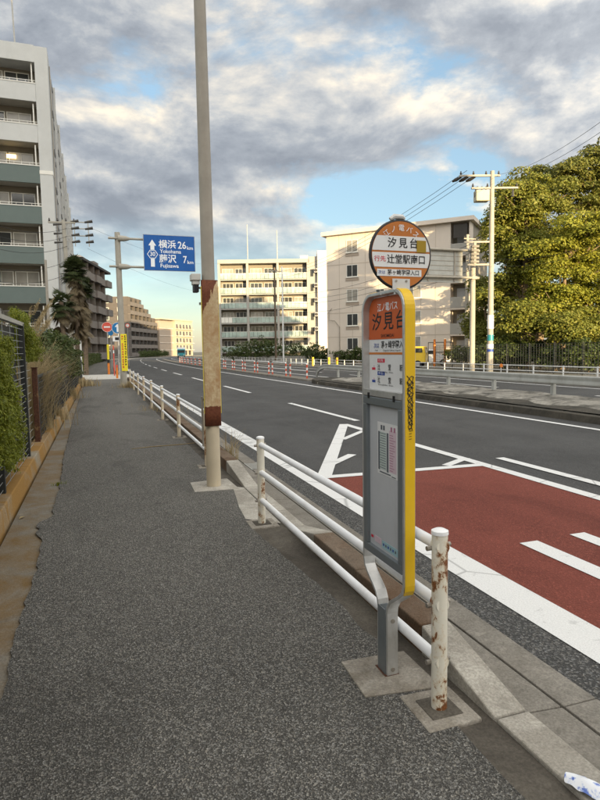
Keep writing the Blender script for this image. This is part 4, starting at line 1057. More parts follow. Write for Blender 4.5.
for k in range(11): MB().box(-.006, 0, .05+k*.1, .006, 25.6, .066+k*.1).build('wire', m['dark_mesh'], lfn)
vw = MB()
for k in range(170): vw.box(-.004, k*.15, .02, .004, k*.15+.012, 1.05)
vw.build('vertical_wires', m['dark_mesh'], lfn); MB().box(-.02, 0, 1.05, .02, 25.6, 1.09).build('top_rail', m['dark_mesh'], lfn)
# conifer hedge, nearest plants, spilling over the fence
def conifer(label, y0, dy, h, n, xr, zlo=.06):
    t = thing('conifer_hedge', label, 'hedge', (-1.0, y0, .1), 0, 'conifer hedge plants on the left'); C, R = [], []
    for _ in range(n):
        z = RNG.uniform(zlo, h); yy = RNG.uniform(0, dy)
        lump = .5+.5*math.sin(z*5.1+y0*3+1.3*math.sin(yy*4))*math.sin(yy*3.7+z*2.2+y0)
        x = xr[0]+(xr[1]-xr[0])*lump*RNG.uniform(.25, 1.)*(1-.35*(z/h)**2)
        C.append((x, yy+RNG.normal(0, .05), z)); R.append(RNG.uniform(.04, .10))
    P, Nn = clumps(C, R, 10500, 1.25)
    Nn[:, 0] += .3; k = P[:, 2] > 0
    link('foliage', leaf_mesh(P[k], Nn[k], .013, 3.0, .6, up=1.2), m['thuja'], t)
    for k in range(int(dy*2)+1): MB().tube([(-.22, k*.5, 0), (-.2, k*.5, h*.9)], [.03, .01], 6).build('stem', m['bark'], t)
conifer('bright green conifer hedge plant at the left edge, nearest', 4.6, 2.1, 1.70, 720, (-.03, .24), .42)
conifer('bright green conifer hedge plant covering the end of the tall fence', 6.7, .75, 1.62, 300, (-.03, .18), .25)
conifer('green conifer sprays hanging over the tall fence end', 8.9, 1.5, .75, 420, (-.15, .14))
bpy.context.view_layer.update()
for o in [o for o in bpy.data.objects if o.get('label') == 'green conifer sprays hanging over the tall fence end']: o.location.z = 1.42
conifer('yellow-green conifer tops rising behind the tall fence', 6.2, 3.6, 2.12, 900, (-.75, -.22))
# dry grass: curved blades and plumes
def grass(name, label, base, n, h, spread, mt='dry', plume=0, w=.012, cat='weeds'):
    t = thing(name, label, cat, tuple(base)); v, f = [], []
    for i in range(n):
        a = RNG.uniform(0, 2*math.pi); r0 = abs(RNG.normal(0, spread*.35)); p = np.array([math.cos(a)*r0, math.sin(a)*r0, 0.]); hh_ = h*RNG.uniform(.45, 1.1); ln = RNG.uniform(.2, .8)*hh_
        b = RNG.uniform(0, 2*math.pi); d = np.array([math.cos(b), math.sin(b), 0]); sd_ = np.array([-d[1], d[0], 0])*w*RNG.uniform(.6, 1.3)
        n0 = len(v); K = 6
        for k in range(K):
            u = k/(K-1); c = p+d*ln*u*u+np.array([0, 0, hh_*(u-.42*u*u*u*ln/hh_)]); ww = sd_*(1-u*.85); v += [tuple(c-ww), tuple(c+ww)]
            if k: f.append((n0+2*k-2, n0+2*k-1, n0+2*k+1, n0+2*k))
    mb = MB(); mb.v = v; mb.f = f; mb.build('blades', m[mt], t)
    if plume:
        C, R = [], []
        for i in range(plume):
            a = RNG.uniform(0, 6.28); q = np.array([math.cos(a)*spread*.7, math.sin(a)*spread*.7, h*RNG.uniform(.85, 1.15)]); dr = np.array([math.cos(a)*.4, math.sin(a)*.4, .55])
            for k in range(9): C.append(q+dr*k*.07); R.append(.045*(1-abs(k-3)/9))
        P, Nn = clumps(C, R, 15000, 1.); link('plumes', leaf_mesh(P, Nn, .012, 3.5, .8, up=1.5), m['dry'], t)
    return t
grass('dry_grass', 'tall tan pampas-like dry grass with plumes behind the low fence', (-1.75, 12.8, .1), 2600, 1.75, 1.0, plume=16, w=.008)
grass('dry_grass', 'pale feathery dry grass rising behind the rusty post', (-1.35, 12.0, .1), 1500, 2.0, .55, plume=20, w=.007)
grass('dry_grass', 'tangled dry grass clump against the rusty post', (-1.4, 11.2, .1), 1500, 1.2, .6, w=.006)
grass('dry_grass', 'dry grass clump with plumes near the far end of the low fence', (-1.75, 17.0, .1), 1300, 1.7, 1.0, plume=14, w=.010)
grass('dry_weeds', 'dry weeds spilling onto the pavement edge from the low fence', (-.95, 14.6, .06), 200, .45, .45, w=.006)
grass('dry_weeds', 'low dry weeds along the pavement edge further along the low fence', (-.95, 21.5, .06), 240, .5, .7, w=.008)
grass('dry_weeds', 'patch of straw-coloured weeds by the white fence-end post', (-.9, 30., .03), 420, .5, 1.3, w=.014)
grass('dry_weeds', 'straw-coloured weeds around the foot of the blue sign pole', (1.3, 27.8, .01), 420, .35, .9, w=.012)
grass('dry_weeds', 'tan weed tuft growing by the kerb behind the rusty pole', (1.76, 8.35, -.03), 55, .62, .22, w=.005)
grass('dry_weeds', 'small yellow-green weed at the ragged asphalt edge on the left', (-.525, 7.55, .0), 60, .07, .10, 'thuja', w=.004)
grass('dry_weeds', 'thin dry weeds along the kerb behind the long white fence', (1.45, 16.5, .0), 120, .22, 1.6, w=.006)
# shrubs behind the low fence
SG = 'shrubs behind the left fences'
for y_, x_, h_, mt, lab in ((10.2, -2.2, 2.0, 'shrub', 'dark green shrub behind the wooden board'), (16, -1.9, 2.3, 'shrub', 'leafy green shrub behind the tall dry grass'), (21, -1.55, 2.5, 'shrub', 'dense green shrub over the middle of the low fence'), (26, -1.65, 2.7, 'shrub', 'big dark green shrub near the fence-end post'), (31, -2.3, 3.0, 'shrub', 'rounded green shrub just before the white fence-end post'), (13.5, -3.2, 2.7, 'thuja', 'yellowish green shrub below the left apartment tower'), (19.5, -4.2, 3.1, 'shrub', 'tall loose shrub in front of the left apartment tower'), (9.4, -2.9, 2.35, 'thuja', 'yellow-green conifer behind the tall fence')):
    bush('shrub', lab, 'shrub', (x_, y_, .08), [(0, 0, h_*.45, .9, 1.3, h_*.42), (.2, .9, h_*.5, .7, .9, h_*.4), (-.2, -.9, h_*.42, .7, .9, h_*.4)], 230, 1100, .06, mt, SG, .16, .36)
for s0, s1, lab, mt_ in ((48, 60, 'clipped green hedge on the left just past the driveway', 'thuja'), (61, 150, 'long clipped green hedge before the first brown apartment block', 'shrub')):
    q0_ = path(s0, -1.9); t = thing('clipped_hedge', lab, 'hedge', (q0_[0], q0_[1], .0)); C = []
    for _ in range(int((s1-s0)*34)):
        q_ = path(RNG.uniform(s0, s1), -1.9+RNG.uniform(-.4, .4)); C.append((q_[0]-q0_[0], q_[1]-q0_[1], RNG.uniform(.1, 1.45)))
    P, Nn = clumps(C, RNG.uniform(.18, .32, len(C)), 300, 1.); k = P[:, 2] > 0; link('foliage', leaf_mesh(P[k], Nn[k], .09, 1.5, .5), m[mt_], t)
# palms
def palm(label, base, h, nf, seed):
    t = thing('palm_tree', label, 'palm tree', tuple(base), 0, 'palms by the driveway'); r_ = np.random.default_rng(seed)
    MB().tube([(0, 0, 0), (.05, 0, h*.5), (0, .05, h)], [.17, .15, .13], 12).build('trunk', m['bark'], t, smooth=True)
    for dry in (0, 1):
        v, f = [], []
        for i in range(nf):
            a = r_.uniform(0, 6.28); el = r_.uniform(-.7, 1.3) if not dry else r_.uniform(-1.5, -.7); L0 = r_.uniform(.5, 1.0)
            c = np.array([0, 0, h+.1-(r_.uniform(.1, h*.55) if dry else r_.uniform(0, .5))]); d = np.array([math.cos(a)*math.cos(el), math.sin(a)*math.cos(el), math.sin(el)])
            hub = c+d*L0*.55; side = np.array([-math.sin(a), math.cos(a), 0]); upn = np.cross(d, side)
            for k in range(15):
                th = rad(-80+k*160/14); e = d*math.cos(th)+side*math.sin(th); tip = hub+e*L0*.62*r_.uniform(.8, 1.1)-np.array([0, 0, .18]); wv = np.cross(e, upn)*.04
                n0 = len(v); mid = (hub+tip)/2; v += [tuple(hub), tuple(mid-wv), tuple(tip), tuple(mid+wv)]; f.append((n0, n0+1, n0+2, n0+3))
        mb = MB(); mb.v = v; mb.f = f; mb.build('dead_fronds' if dry else 'fronds', m['palm_dry' if dry else 'palm'], t)
pb1 = atY(78.5, 370, 38); palm('shaggy palm tree beside the leaning utility pole', (pb1[0], 38, .1), atY(79, 270, 38)[2], 90, 1)
pb2 = atY(86, 366, 45); palm('second shaggy palm tree, right of the leaning utility pole', (pb2[0], 45, .05), atY(86, 288, 45)[2], 80, 2)
pb3 = atY(64, 366, 36.5); palm('shorter palm tree left of the leaning utility pole', (pb3[0], 36.5, .1), atY(62, 303, 36.5)[2], 40, 3)

# ================================================================== BUILDINGS
def bld(name, label, P0, P1, group=None):
    P0 = np.array(P0[:2]); P1 = np.array(P1[:2]); d = P1-P0; w = float(np.linalg.norm(d))
    t = thing(name, label, 'building', (P0[0], P0[1], 0), math.atan2(d[1], d[0]), group); return t, w
class Win:
    """shared window meshes: frame and pane parts"""
    cache = {}
def window(parent, x, y, z, w, h, n=2, glass='glass', frame='frame', axis='x', d=.06, sill=False):
    key = (round(w, 2), round(h, 2), n, glass, frame, axis, sill)
    if key not in Win.cache:
        fr = MB(); t = .06; mb = MB()
        def B(m_, a0, z0, a1, z1, b0, b1):
            if axis == 'x': m_.box(a0, b0, z0, a1, b1, z1)
            else: m_.box(-b1, a0, z0, -b0, a1, z1)
        B(fr, 0, 0, w, t, -d, 0); B(fr, 0, h-t, w, h, -d, 0); B(fr, 0, t, t, h-t, -d, 0); B(fr, w-t, t, w, h-t, -d, 0)
        for k in range(1, n): B(fr, w*k/n-.025, t, w*k/n+.025, h-t, -d*.9, 0)
        if sill: B(fr, -.08, -.08, w+.08, -.002, -d*2, 0)
        B(mb, t, t, w-t, h-t, -d*.45, -.003)
        f = fr.build('window', m[frame]); p = mb.build('pane', m[glass], f)
        Win.cache[key] = (f.data, p.data); bpy.data.objects.remove(p); bpy.data.objects.remove(f)
    fd, pd = Win.cache[key]
    f = bpy.data.objects.new('window', fd); COL.objects.link(f); f.parent = parent; f.location = (x, y, z)
    p = bpy.data.objects.new('pane', pd); COL.objects.link(p); p.parent = f
    return f

# --- tall pale apartment tower at the left
o0 = np.array([-2.6, 46.5]); ang = rad(.82)
ta = thing('apartment_building', 'tall pale apartment block with green balcony bands at the left edge', 'building', (o0[0], o0[1], 0), ang)
WX, DP = -14., 57.
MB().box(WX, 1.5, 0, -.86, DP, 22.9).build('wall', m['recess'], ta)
MB().box(-.85, 0, 0, 0, DP, 23.05).build('corner_wall', m['pale_wall'], ta)
side = MB().box(.0, .9, 0, .02, DP-.2, 22.6).build('side_wall', m['side_wall'], ta)
MB().box(WX, -.02, 21.95, -.85, 1.7, 23.1).build('roof_fascia', m['pale_wall'], ta)
MB().box(-.87, -.03, 14.35, .03, .9, 14.6).build('trim_band', m['frame'], ta)
MB().box(-.87, -.03, 5.0, .03, .9, 5.2).build('trim_band', m['frame'], ta)
for i, (zb_, zt_, mt) in enumerate(((19.3, 20.5, 'pale_wall'), (16.5, 17.7, 'pale_wall'), (13.7, 14.88, 'green_wall'), (10.87, 12.07, 'green_wall'), (8.05, 9.23, 'green_wall'), (5.25, 6.42, 'green_wall'), (2.4, 3.6, 'green_wall'))):
    b = MB().box(WX, 0, zb_, -.86, .14, zt_).build('balcony_parapet', m[mt], ta)
    MB().box(WX, -.03, zt_, -.84, .17, zt_+.06).build('coping', m['frame'], b)
    MB().box(WX, .14, zb_+.05, -.86, 1.5, zb_+.22).build('balcony_slab', m['soffit'], ta)
    rl = MB()
    rl.box(WX, .03, zt_+.20, -.86, .06, zt_+.23)
    for k in range(26): rl.box(-1.0-k*.5, .035, zt_+.06, -.98-k*.5, .055, zt_+.20)
    rl.build('railing', m['frame'], ta)
    for j in range(8):
        window(ta, -2.95-j*1.72, 1.5, zb_+.32, 1.62, 2.1, 2, ('glass', 'glass_curtain', 'glass_curtain')[(i*2+j) % 3])
    MB().box(-1.12, .2, zt_, -1.04, .3, zt_+1.5).build('balcony_post', m['frame'], ta)
    MB().box(-4.0, .16, zb_+.22, -3.92, 1.5, zb_+2.5).build('divider', m['pale_wall'], ta)
    for j in range(12): window(side, .02, 2.2+j*4.5, zb_+.35, 2.3, 2.2, 1, 'glass', 'frame_grey', 'y', .1)
for k in range(7): MB().box(.02, 5.2+k*8.1, .1, .22, 5.6+k*8.1, 22.5).build('pilaster', m['pale_wall'], ta)
for k in range(2): MB().cyl((.06, 1.4+k*6.6, .2), (.06, 1.4+k*6.6, 22.4), .035, 8).build('drain_pipe', m['steel_up'], ta)
lx = atY(12, 157, 47.9); lx_ = lx[0]+2.6; MB().box(lx_-.32, 1.36, lx[2]-.1, lx_+.3, 1.40, lx[2]+.16).build('room_lamp', m['lit'], ta)
for k in (atY(14.5, 0, 52), ):
    mx_ = atY(16, 47, 49.5)[0]+2.6; MB().cyl((mx_, 3, 23), (mx_-.12, 3, 30), .06, 6).build('roof_mast', m['galv'], ta)
# --- first brown block, stepped back along the left
Pa, Pb = np.array([-2.0, 106.0]), np.array([2.7, 125.2])
br, w = bld('apartment_building', 'grey-brown apartment block with long balconies behind the palms', Pa, Pb)
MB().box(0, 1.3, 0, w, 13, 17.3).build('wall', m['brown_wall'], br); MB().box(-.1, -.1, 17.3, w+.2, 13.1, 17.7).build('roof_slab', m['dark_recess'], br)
for i in range(6):
    z = .6+i*2.8
    MB().box(0, .12, z, w, 1.3, z+.18).build('balcony_slab', m['brown_band'], br)
    nb = 5; bwid = w/nb
    for j in range(nb):
        MB().box(j*bwid+.05, -.02 if j % 2 else -.35, z-.1, (j+1)*bwid-.05, .12, z+1.15).build('balcony_parapet', m['brown_band'], br)
        window(br, j*bwid+.5, 1.3, z+.2, bwid-1.1, 2.0, 3, 'glass', 'frame_grey')
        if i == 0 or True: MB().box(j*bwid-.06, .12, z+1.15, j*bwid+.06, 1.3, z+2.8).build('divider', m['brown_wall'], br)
MB().box(w*.50, 3, 17.7, w*.66, 8, 19.6).build('penthouse', m['cream'], br); MB().box(w*.80, 2, 17.7, w*.96, 7, 19.4).build('penthouse', m['brown_band'], br)
# --- second brown block with stepped roof
Pa, Pb = atD(132, 353, 205), atD(161, 353, 242)
b2, w = bld('apartment_building', 'stepped brown apartment block at the bend of the road', Pa, Pb)
fh = 2.95
for i in range(7):
    wi = w*(1 if i < 4 else (.90, .66, .42)[i-4]); z = .4+i*fh
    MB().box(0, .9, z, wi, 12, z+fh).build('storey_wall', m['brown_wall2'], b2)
    MB().box(-.02, -.02, z-.1, wi, .9, z+.12).build('balcony_slab', m['brown_band'], b2)
    nb = max(2, int(round(8*wi/w)))
    for j in range(nb):
        x0 = j*wi/nb
        MB().box(x0+.1, -.04, z+.12, x0+wi/nb-.1, .1, z+1.25).build('balcony_parapet', m['brown_band'], b2)
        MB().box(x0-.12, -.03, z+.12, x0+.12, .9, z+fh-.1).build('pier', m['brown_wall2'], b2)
        MB().box(x0+.6, .84, z+.3, x0+wi/nb-.5, .91, z+2.3).build('opening', m['glass'], b2)
    for j in range(2):
        q_ = MB().box(-.05, 3.0+j*4.6, z+.9, .02, 4.6+j*4.6, z+2.3).build('window', m['frame'], b2); MB().box(-.07, 3.12+j*4.6, z+1.0, -.052, 4.48+j*4.6, z+2.2).build('pane', m['glass'], q_)
    MB().box(0, .9, z+fh-.001, wi, 12, z+fh+.12).build('roof_edge', m['brown_band'], b2)
# --- beige block lit by the sun
Pa, Pb = atD(160, 353, 238), atD(191, 353, 262)
b3, w = bld('apartment_building', 'low beige block with sunlit right end at the far bend', Pa, Pb)
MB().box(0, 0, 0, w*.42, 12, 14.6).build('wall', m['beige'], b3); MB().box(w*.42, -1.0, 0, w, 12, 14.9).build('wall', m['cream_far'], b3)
MB().box(-.1, -1.2, 14.9, w+.2, 12.1, 15.4).build('roof_slab', m['cream_far'], b3)
for i in range(4):
    z = 2.9+i*2.95
    MB().box(0, -.16, z-.45, w*.42, -.01, z-.2).build('trim_band', m['cream'], b3); MB().box(w*.42, -1.9, z-.5, w, -1.0, z-.3).build('balcony_slab', m['cream'], b3)
    for j in range(5):
        x = w*(.45+j*.108); window(b3, x, -1.0, z, 1.5, 1.7, 2, 'glass', 'frame_grey')
        if i == 3 or j % 2 == 0: MB().box(x+.2, -1.85, z-.3, x+1.6, -1.75, z+.75).build('balcony_parapet', m['beige'], b3)
for j in range(4): MB().box(w*(.46+j*.13), -1.12, .3, w*(.53+j*.13), -1.0, 2.5).build('shopfront', m['glass'], b3)
MB().box(w*.45, -2.3, 2.45, w*.62, -1.0, 2.7).build('awning', m['teal_pale'], b3)
# --- middle apartment block facing the camera
Pa, Pb = atD(221, 352, 118), atD(309, 352, 118)
b4, w = bld('apartment_building', 'six-storey apartment block with pale green glass balconies across the road', Pa, Pb)
HT = 19.7; z0s = [HT-.95-2.88*(k+1) for k in range(6)]
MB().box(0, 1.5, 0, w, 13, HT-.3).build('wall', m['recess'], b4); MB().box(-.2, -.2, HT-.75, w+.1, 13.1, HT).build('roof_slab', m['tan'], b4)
for x in (0, w*.318, w*.66, w): MB().box(x-.22, -.1, 0, x+.22, 1.5, HT-.75).build('pier', m['tan'], b4)
for i, z in enumerate(z0s):
    for a, b in ((0, .318), (.318, .66), (.66, 1)):
        x0, x1 = a*w+.22, b*w-.22
        MB().box(x0, 0, z-.22, x1, 1.5, z).build('balcony_slab', m['tan'], b4)
        n_ = 7
        for k in range(n_):
            xa = x0+(x1-x0)*k/n_; mt = 'glass_green' if not (i == 3 and a == 0 and k < 3) else 'frame'
            MB().box(xa+.03, -.02, z+.06, xa+(x1-x0)/n_-.03, .02, z+1.08).build('balcony_panel', m[mt], b4)
        MB().box(x0, -.05, z+1.08, x1, .05, z+1.15).build('handrail', m['frame'], b4)
        for k in range(2): window(b4, x0+.25+k*(x1-x0)*.5, 1.5, z+.05, (x1-x0)*.42, 2.2, 3, 'glass' if (i+k) % 3 else 'glass_curtain', 'frame')
Pt = [atD(310, 352, 117), atD(327.5, 352, 116)]; dx = float(np.linalg.norm(np.array(Pt[1][:2])-np.array(Pt[0][:2])))
MB().box(w+.23, .6, 0, w+1.9, 12, 20.2).build('stair_wall', m['tan'], b4); MB().box(w+1.9, -.4, 0, w+5.2, 12, 21.2).build('stair_tower', m['cream'], b4)
for i, z in enumerate(z0s[:5]):
    a = MB().box(w+1.25, -.25, z+1.1, w+1.9, .6, z+1.9).build('air_conditioner', m['frame_grey'], b4, bevel=.03)
    MB().cyl((w+1.55, -.26, z+1.5), (w+1.55, -.28, z+1.5), .3, 16).build('fan', m['dark_recess'], a)
    MB().box(w+.5, .55, z+.4, w+1.1, .6, z+1.8).build('window', m['glass'], b4)
for x, h in ((w*.318, 7.2), (w*.655, 6.0)): MB().cyl((x, 2, HT), (x, 2, HT+h), .09, 6).build('roof_mast', m['galv'], b4)
MB().box(w-1.5, 3, HT, w+.2, 6, HT+1.1).build('roof_box', m['cream'], b4)
# --- white building on the right
Pa, Pb = atD(327.6, 352, 68), atD(450, 352, 61.6)
b5, w = bld('apartment_building', 'cream five-storey building with few windows behind the bus stop', Pa, Pb)
HT = 14.45
MB().box(0, 0, 0, w, 10, HT).build('wall', m['cream'], b5)
MB().box(-.45, -.5, HT, w+2.4, 10.3, HT+.42).build('cornice', m['cream'], b5)
zs = [1.55+2.72*k for k in range(5)]
for i in range(5):
    if i: MB().box(0, -.02, zs[i]-1.28, w, -.002, zs[i]-1.22).build('panel_joint', m['joint'], b5)
    window(b5, w*.175, -.002, zs[i], 1.35, 1.35, 2, 'glass_curtain' if i in (4, 2) else 'glass', 'frame', sill=True)
    MB().box(w*.175-.12, -.05, zs[i]-.42, w*.175+1.47, -.003, zs[i]-.12).build('spandrel', m['beige'], b5)
    window(b5, w*.66, -.002, zs[i], 1.7, 1.35, 2, 'glass_curtain', 'frame', sill=True)
    if i < 3: window(b5, w*.42, -.002, zs[i], 1.0, 1.2, 2, 'glass', 'frame', sill=True)
for k in range(1, 9): MB().box(w*k/9-.02, -.015, 0, w*k/9+.02, -.003, HT).build('panel_joint', m['joint'], b5)
MB().tube([(w*.11, -.08, .3), (w*.11, -.08, 4.2)], .05, 6).tube([(w*.11, -.08, 4.2), (w*.07, -.12, 4.9), (w*.02, -.12, 5.0), (w*.02, -.15, 5.9), (w*.045, -.15, 6.3)], .035, 6).build('service_pipe', m['steel_up'], b5)
# open balcony end bay
MB().box(w, 1.4, 0, w+2.0, 10, HT).build('end_wall', m['recess'], b5)
MB().box(w+1.85, 0, 0, w+2.0, 1.4, HT).build('end_fin', m['cream'], b5)
for i in range(5):
    z = .3+2.72*i
    MB().box(w+.002, .0, z-.18, w+1.85, 1.4, z).build('balcony_slab', m['cream'], b5); MB().box(w+.002, -.03, z, w+1.85, .08, z+1.12).build('balcony_parapet', m['tan'], b5)
    MB().box(w+.4, 1.3, z+.1, w+1.5, 1.39, z+2.1).build('door', m['frame_grey'], b5)
MB().box(w+.3, -.12, HT-1.6, w+1.7, .0, HT-.25).build('vent_panel', m['dark_recess'], b5)
# pole close to its right corner
cpb = atD(466.5, 352, 56); cpb[2] = .05
utility_pole('sunlit concrete pole at the right corner of the cream building', cpb, atD(466.5, 237, 56)[2], .2, arms=((atD(466, 240, 56)[2]-.1, -.4, 1.3),))

# --- unseen block added behind the camera, sized and placed to shade the street
wv_ = np.array([-SUN_S[1], SUN_S[0]]); Pc = SUN_S*42; EDGE = 24.9
bt1 = Pc+wv_*EDGE
bt_ = thing('apartment_building', 'unseen long block added behind the viewer to shade the street', 'building', (bt1[0], bt1[1], 0), math.atan2(-wv_[1], -wv_[0]))
BW, BH = 57, 34
MB().box(0, .0, 0, BW, 12, BH).build('wall', m['tan'], bt_); MB().box(-.3, -.3, BH, BW+.3, 12.3, BH+.6).build('roof_slab', m['tan'], bt_)
for i in range(11):
    z = 1.2+i*3.0
    MB().box(0, -1.3, z-.2, BW, 0, z).build('balcony_slab', m['tan'], bt_); MB().box(0, -1.32, z, BW, -1.22, z+1.1).build('balcony_parapet', m['pale_wall'], bt_)

# ================================================================== HEDGES AND SMALL STUFF BY THE BUILDINGS
def hedge_row(label, p0, p1, h, seed, mt='shrub', wob=.25):
    p0 = np.array(p0); p1 = np.array(p1); t = thing('garden_hedge', label, 'hedge', (p0[0], p0[1], .05)); d = (p1-p0)[:2]; L = float(np.linalg.norm(d)); C = []
    for _ in range(int(L*26)):
        u = RNG.uniform(0, 1); hh_ = h*(1-wob+wob*math.sin(u*L*1.1+seed)*.5+wob*.5*math.sin(u*L*2.7)); C.append((d[0]*u+RNG.normal(0, .3), d[1]*u+RNG.normal(0, .3), RNG.uniform(.2, hh_)))
    P, Nn = clumps(C, RNG.uniform(.25, .5, len(C)), 120, .9); k = P[:, 2] > 0; link('foliage', leaf_mesh(P[k], Nn[k], .14, 1.5, .5), m[mt], t)
hedge_row('dark green hedge in front of the cream building', atD(306, 352, 74), atD(372, 352, 62), 1.75, 1)
for px, py, D, r, lab in ((251, 349, 96, 1.5, 'rounded clipped bush left of the others before the middle block'), (262, 348, 95, 1.9, 'large clipped bush in the middle before the middle block'), (272, 350, 94, 1.7, 'clipped bush touching the dark utility pole'), (296, 350, 93, 1.5, 'bush right of the slim white pole'), (239, 349, 100, 1.6, 'loose small tree at the left end of the middle block'), (313, 349, 92, 1.3, 'small bush below the stair tower of the middle block')):
    b = atD(px, 352, D); b[2] = 0; r *= 1.45
    bush('garden_bush', lab, 'bush', b, [(0, 0, r*.75, r, r, r*.75), (r*.6, 0, r*.6, r*.8, r*.8, r*.6), (-r*.6, 0, r*.6, r*.8, r*.8, r*.6)], 80, 90, .17, 'shrub', 'bushes before the middle block', .35, .6)
gw = thing('garden_wall', 'low pale wall before the middle apartment block', 'wall', tuple(atD(232, 352, 101)*np.array([1, 1, 0])))
q0, q1 = atD(232, 352, 101), atD(309, 352, 86); nseg = 10
for k in range(nseg):
    a = (q1-q0)*k/nseg; b = (q1-q0)*(k+.97)/nseg; nrm = np.array([-(q1-q0)[1], (q1-q0)[0], 0]); nrm = nrm/np.linalg.norm(nrm)*.1
    MB().hexa([(*(a-nrm)[:2], 0), (*(b-nrm)[:2], 0), (*(b+nrm)[:2], 0), (*(a+nrm)[:2], 0), (*(a-nrm)[:2], .75), (*(b-nrm)[:2], .75), (*(b+nrm)[:2], .75), (*(a+nrm)[:2], .75)]).build('wall_panel', m['tan'], gw)
# far left hedge under the second brown block
hedge_row('dark hedge below the stepped brown block at the bend', atD(140, 354, 196), atD(168, 354, 228), 2.6, 2)
# gate, car and yellow machine beside the cream building
gA, gB = atD(434.5, 352, 47), atD(445, 352, 46.5)
gt2 = thing('gate', 'gate with two orange posts and a dark frame beside the cream building', 'gate', (gA[0], gA[1], .05)); dv = (gB-gA)
for a in (0, 1): MB().cyl((dv[0]*a, dv[1]*a, 0), (dv[0]*a, dv[1]*a, 2.25), .09, 10).build('post', m['orange_post'], gt2, smooth=True)
for z in (.4, 1.2, 2.0): MB().tube([(-dv[0]*.6, -dv[1]*.6, z), (dv[0]*1.7, dv[1]*1.7, z)], .03, 6).build('rail', m['dark_mesh'], gt2)
for a in (-.6, -.1, .9, 1.7): MB().tube([(dv[0]*a, dv[1]*a, 0), (dv[0]*a, dv[1]*a, 2.0)], .03, 6).build('upright', m['dark_mesh'], gt2)
ys_ = atD(448.5, 352.5, 45.5); ysn = thing('notice_board', 'yellow notice board on two thin legs right of the gate', 'sign', (ys_[0], ys_[1], .05))
MB().box(-.38, -.03, ys_[2]-.3, .38, .0, ys_[2]+.2).build('board', m['olive'], ysn)
for x in (-.3, .3): MB().box(x-.02, 0, 0, x+.02, .03, ys_[2]).build('leg', m['galv'], ysn)
def vehicle(name, label, loc, rz, L, W, H, body, cat='car', hood=.9, truck=False):
    t = thing(name, label, cat, tuple(loc), rz)
    if truck: prof = [(-L/2, .45), (L/2, .45), (L/2, 1.15), (L/2-.12, H), (L/2-1.25, H), (L/2-1.3, 1.0), (-L/2, 1.0)]
    else: prof = [(-L/2, .35), (L/2, .35), (L/2, .78), (L/2-.1, .9), (L/2-hood, 1.0), (L/2-hood-.7, H), (-L/2+.6, H), (-L/2+.1, 1.0), (-L/2, .9)]
    mb = MB(); n = len(prof); mb.v = [(x, -W/2, z) for x, z in prof]+[(x, W/2, z) for x, z in prof]
    mb.f = [tuple(range(n)), tuple(range(n, 2*n))[::-1]]+[(i, i+n, (i+1) % n+n, (i+1) % n) for i in range(n)]
    mb.build('body', m[body], t, bevel=.06)
    x0, x1 = (L/2-1.15, L/2-.25) if truck else (-L/2+.75, L/2-hood-.65)
    for s in (-1, 1):
        MB().box(x0, s*(W/2+.004)-.008, 1.08 if not truck else 1.25, x1, s*(W/2+.004)+.008, H-.12).build('side_window', m['glass'], t)
        for x in (-L*.31, L*.31):
            wh = MB().cyl((x, s*(W/2-.18), .31), (x, s*(W/2+.01), .31), .31, 18).build('wheel', m['tyre'], t, smooth=True)
            MB().cyl((x, s*(W/2+.005), .31), (x, s*(W/2+.02), .31), .18, 12).build('rim', m['galv'], wh)
        MB().cyl((L/2-.03, s*W*.34, .68), (L/2+.015, s*W*.34, .68), .11, 12).build('headlight', m['lamp'], t)
    if truck:
        MB().hexa([(L/2-.02, -W*.42, 1.25), (L/2+.012, -W*.42, 1.25), (L/2+.012, W*.42, 1.25), (L/2-.02, W*.42, 1.25), (L/2-.11, -W*.40, H-.1), (L/2-.085, -W*.40, H-.1), (L/2-.085, W*.40, H-.1), (L/2-.11, W*.40, H-.1)]).build('windscreen', m['glass'], t)
    else:
        MB().hexa([(L/2-hood-.02, -W*.42, 1.03), (L/2-hood+.03, -W*.42, 1.03), (L/2-hood+.03, W*.42, 1.03), (L/2-hood-.02, W*.42, 1.03), (L/2-hood-.66, -W*.4, H-.05), (L/2-hood-.62, -W*.4, H-.05), (L/2-hood-.62, W*.4, H-.05), (L/2-hood-.66, W*.4, H-.05)]).build('windscreen', m['glass'], t)
    return t
cw = atD(429, 352, 53); vehicle('parked_car', 'white car parked behind the gate by the cream building', (cw[0], cw[1], .0), rad(-20), 3.6, 1.6, 1.5, 'car_white')
cy = atD(407, 352, 49); vehicle('small_truck', 'small yellow truck half hidden behind the bus stop board', (cy[0], cy[1], .0), rad(-40), 3.3, 1.5, 1.75, 'car_yellow', 'truck', truck=True)
ct = path(176, 12.0+2.2); tk = thing('truck', 'distant teal truck coming round the bend', 'truck', (ct[0], ct[1], -.05), rad(-8))
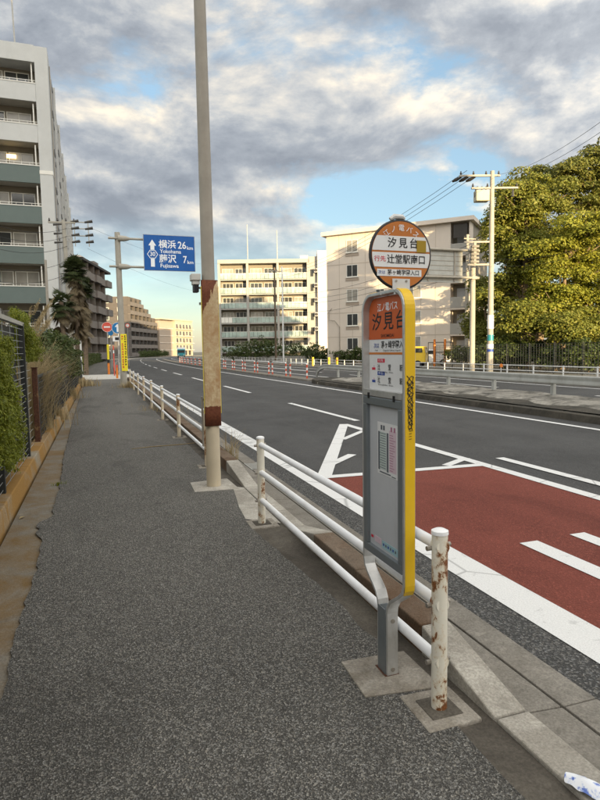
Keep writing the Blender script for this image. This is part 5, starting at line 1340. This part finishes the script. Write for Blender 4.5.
cb = MB().box(-1.1, -.8, .55, 1.1, 1.0, 2.5).build('cab', m['teal'], tk, bevel=.12); MB().box(-.95, -.83, 1.45, .95, -.81, 2.2).build('windscreen', m['glass'], cb); MB().box(-1.15, 1.2, .8, 1.15, 6.0, 3.0).build('cargo_box', m['hoopwhite'], tk, bevel=.04)
for x in (-.95, .95):
    for y_ in (.1, 4.6): MB().cyl((x-.12, y_, .45), (x+.12, y_, .45), .45, 16).build('wheel', m['tyre'], tk)
for x in (-.75, .75): MB().box(x-.15, -.84, .75, x+.15, -.8, .95).build('headlight', m['lamp'], cb)

# small things on the ground
lt_ = MB(); rr = random.Random(9); nx, ny = 10, 6; P = {}
for i in range(nx):
    for j in range(ny):
        u, v_ = i/(nx-1)-.5, j/(ny-1)-.5; P[i, j] = (u*.17*(1-.35*v_*v_), v_*.075*(1.1-.6*abs(u)), .010+.006*rr.random()+.030*math.cos(v_*3)*(1-u*u*2)+.006*math.sin(u*40+v_*9))
lt_.v = [P[i, j] for i in range(nx) for j in range(ny)]
lt_.f = [(i*ny+j, (i+1)*ny+j, (i+1)*ny+j+1, i*ny+j+1) for i in range(nx-1) for j in range(ny-1)]
t = NT('wrapper_print'); c = t.ramp(t.noise(38, 3, .6, .3), [(.50, (.80, .82, .86)), (.56, (.55, .62, .80)), (.62, (.10, .17, .50))]); wr_m = t.fin(c, .3, 0, .5)
lo = gnd(590, 790, .03); w_ = lt_.build('wrapper', wr_m, None, (lo[0], lo[1], .022), smooth=True); w_.modifiers.new('soft', 'SUBSURF').render_levels = 2; w_.rotation_euler = (0, 0, rad(115)); tag(w_, 'crumpled white and blue plastic wrapper lying on the kerb', 'litter')
lf_ = gnd(22, 518, .005); o = MB().quad((-.04, -.012, 0), (.0, -.02, .012), (.045, .01, .004), (-.005, .018, .014)).build('fallen_leaf', m['dry'], None, (lf_[0], lf_[1], .006)); o.rotation_euler = (0, 0, .7); tag(o, 'single pale dry leaf on the stained concrete strip', 'leaf')
tw = gnd(165, 446, .018); o = MB().tube([(-.55, -.1, 0), (-.2, -.02, .004), (.25, .02, .002), (.6, .13, 0)], [.004, .007, .007, .003], 6).build('twig', m['dry'], None, (tw[0], tw[1], .022)); tag(o, 'long thin dry stalk lying across the asphalt sidewalk', 'twig')
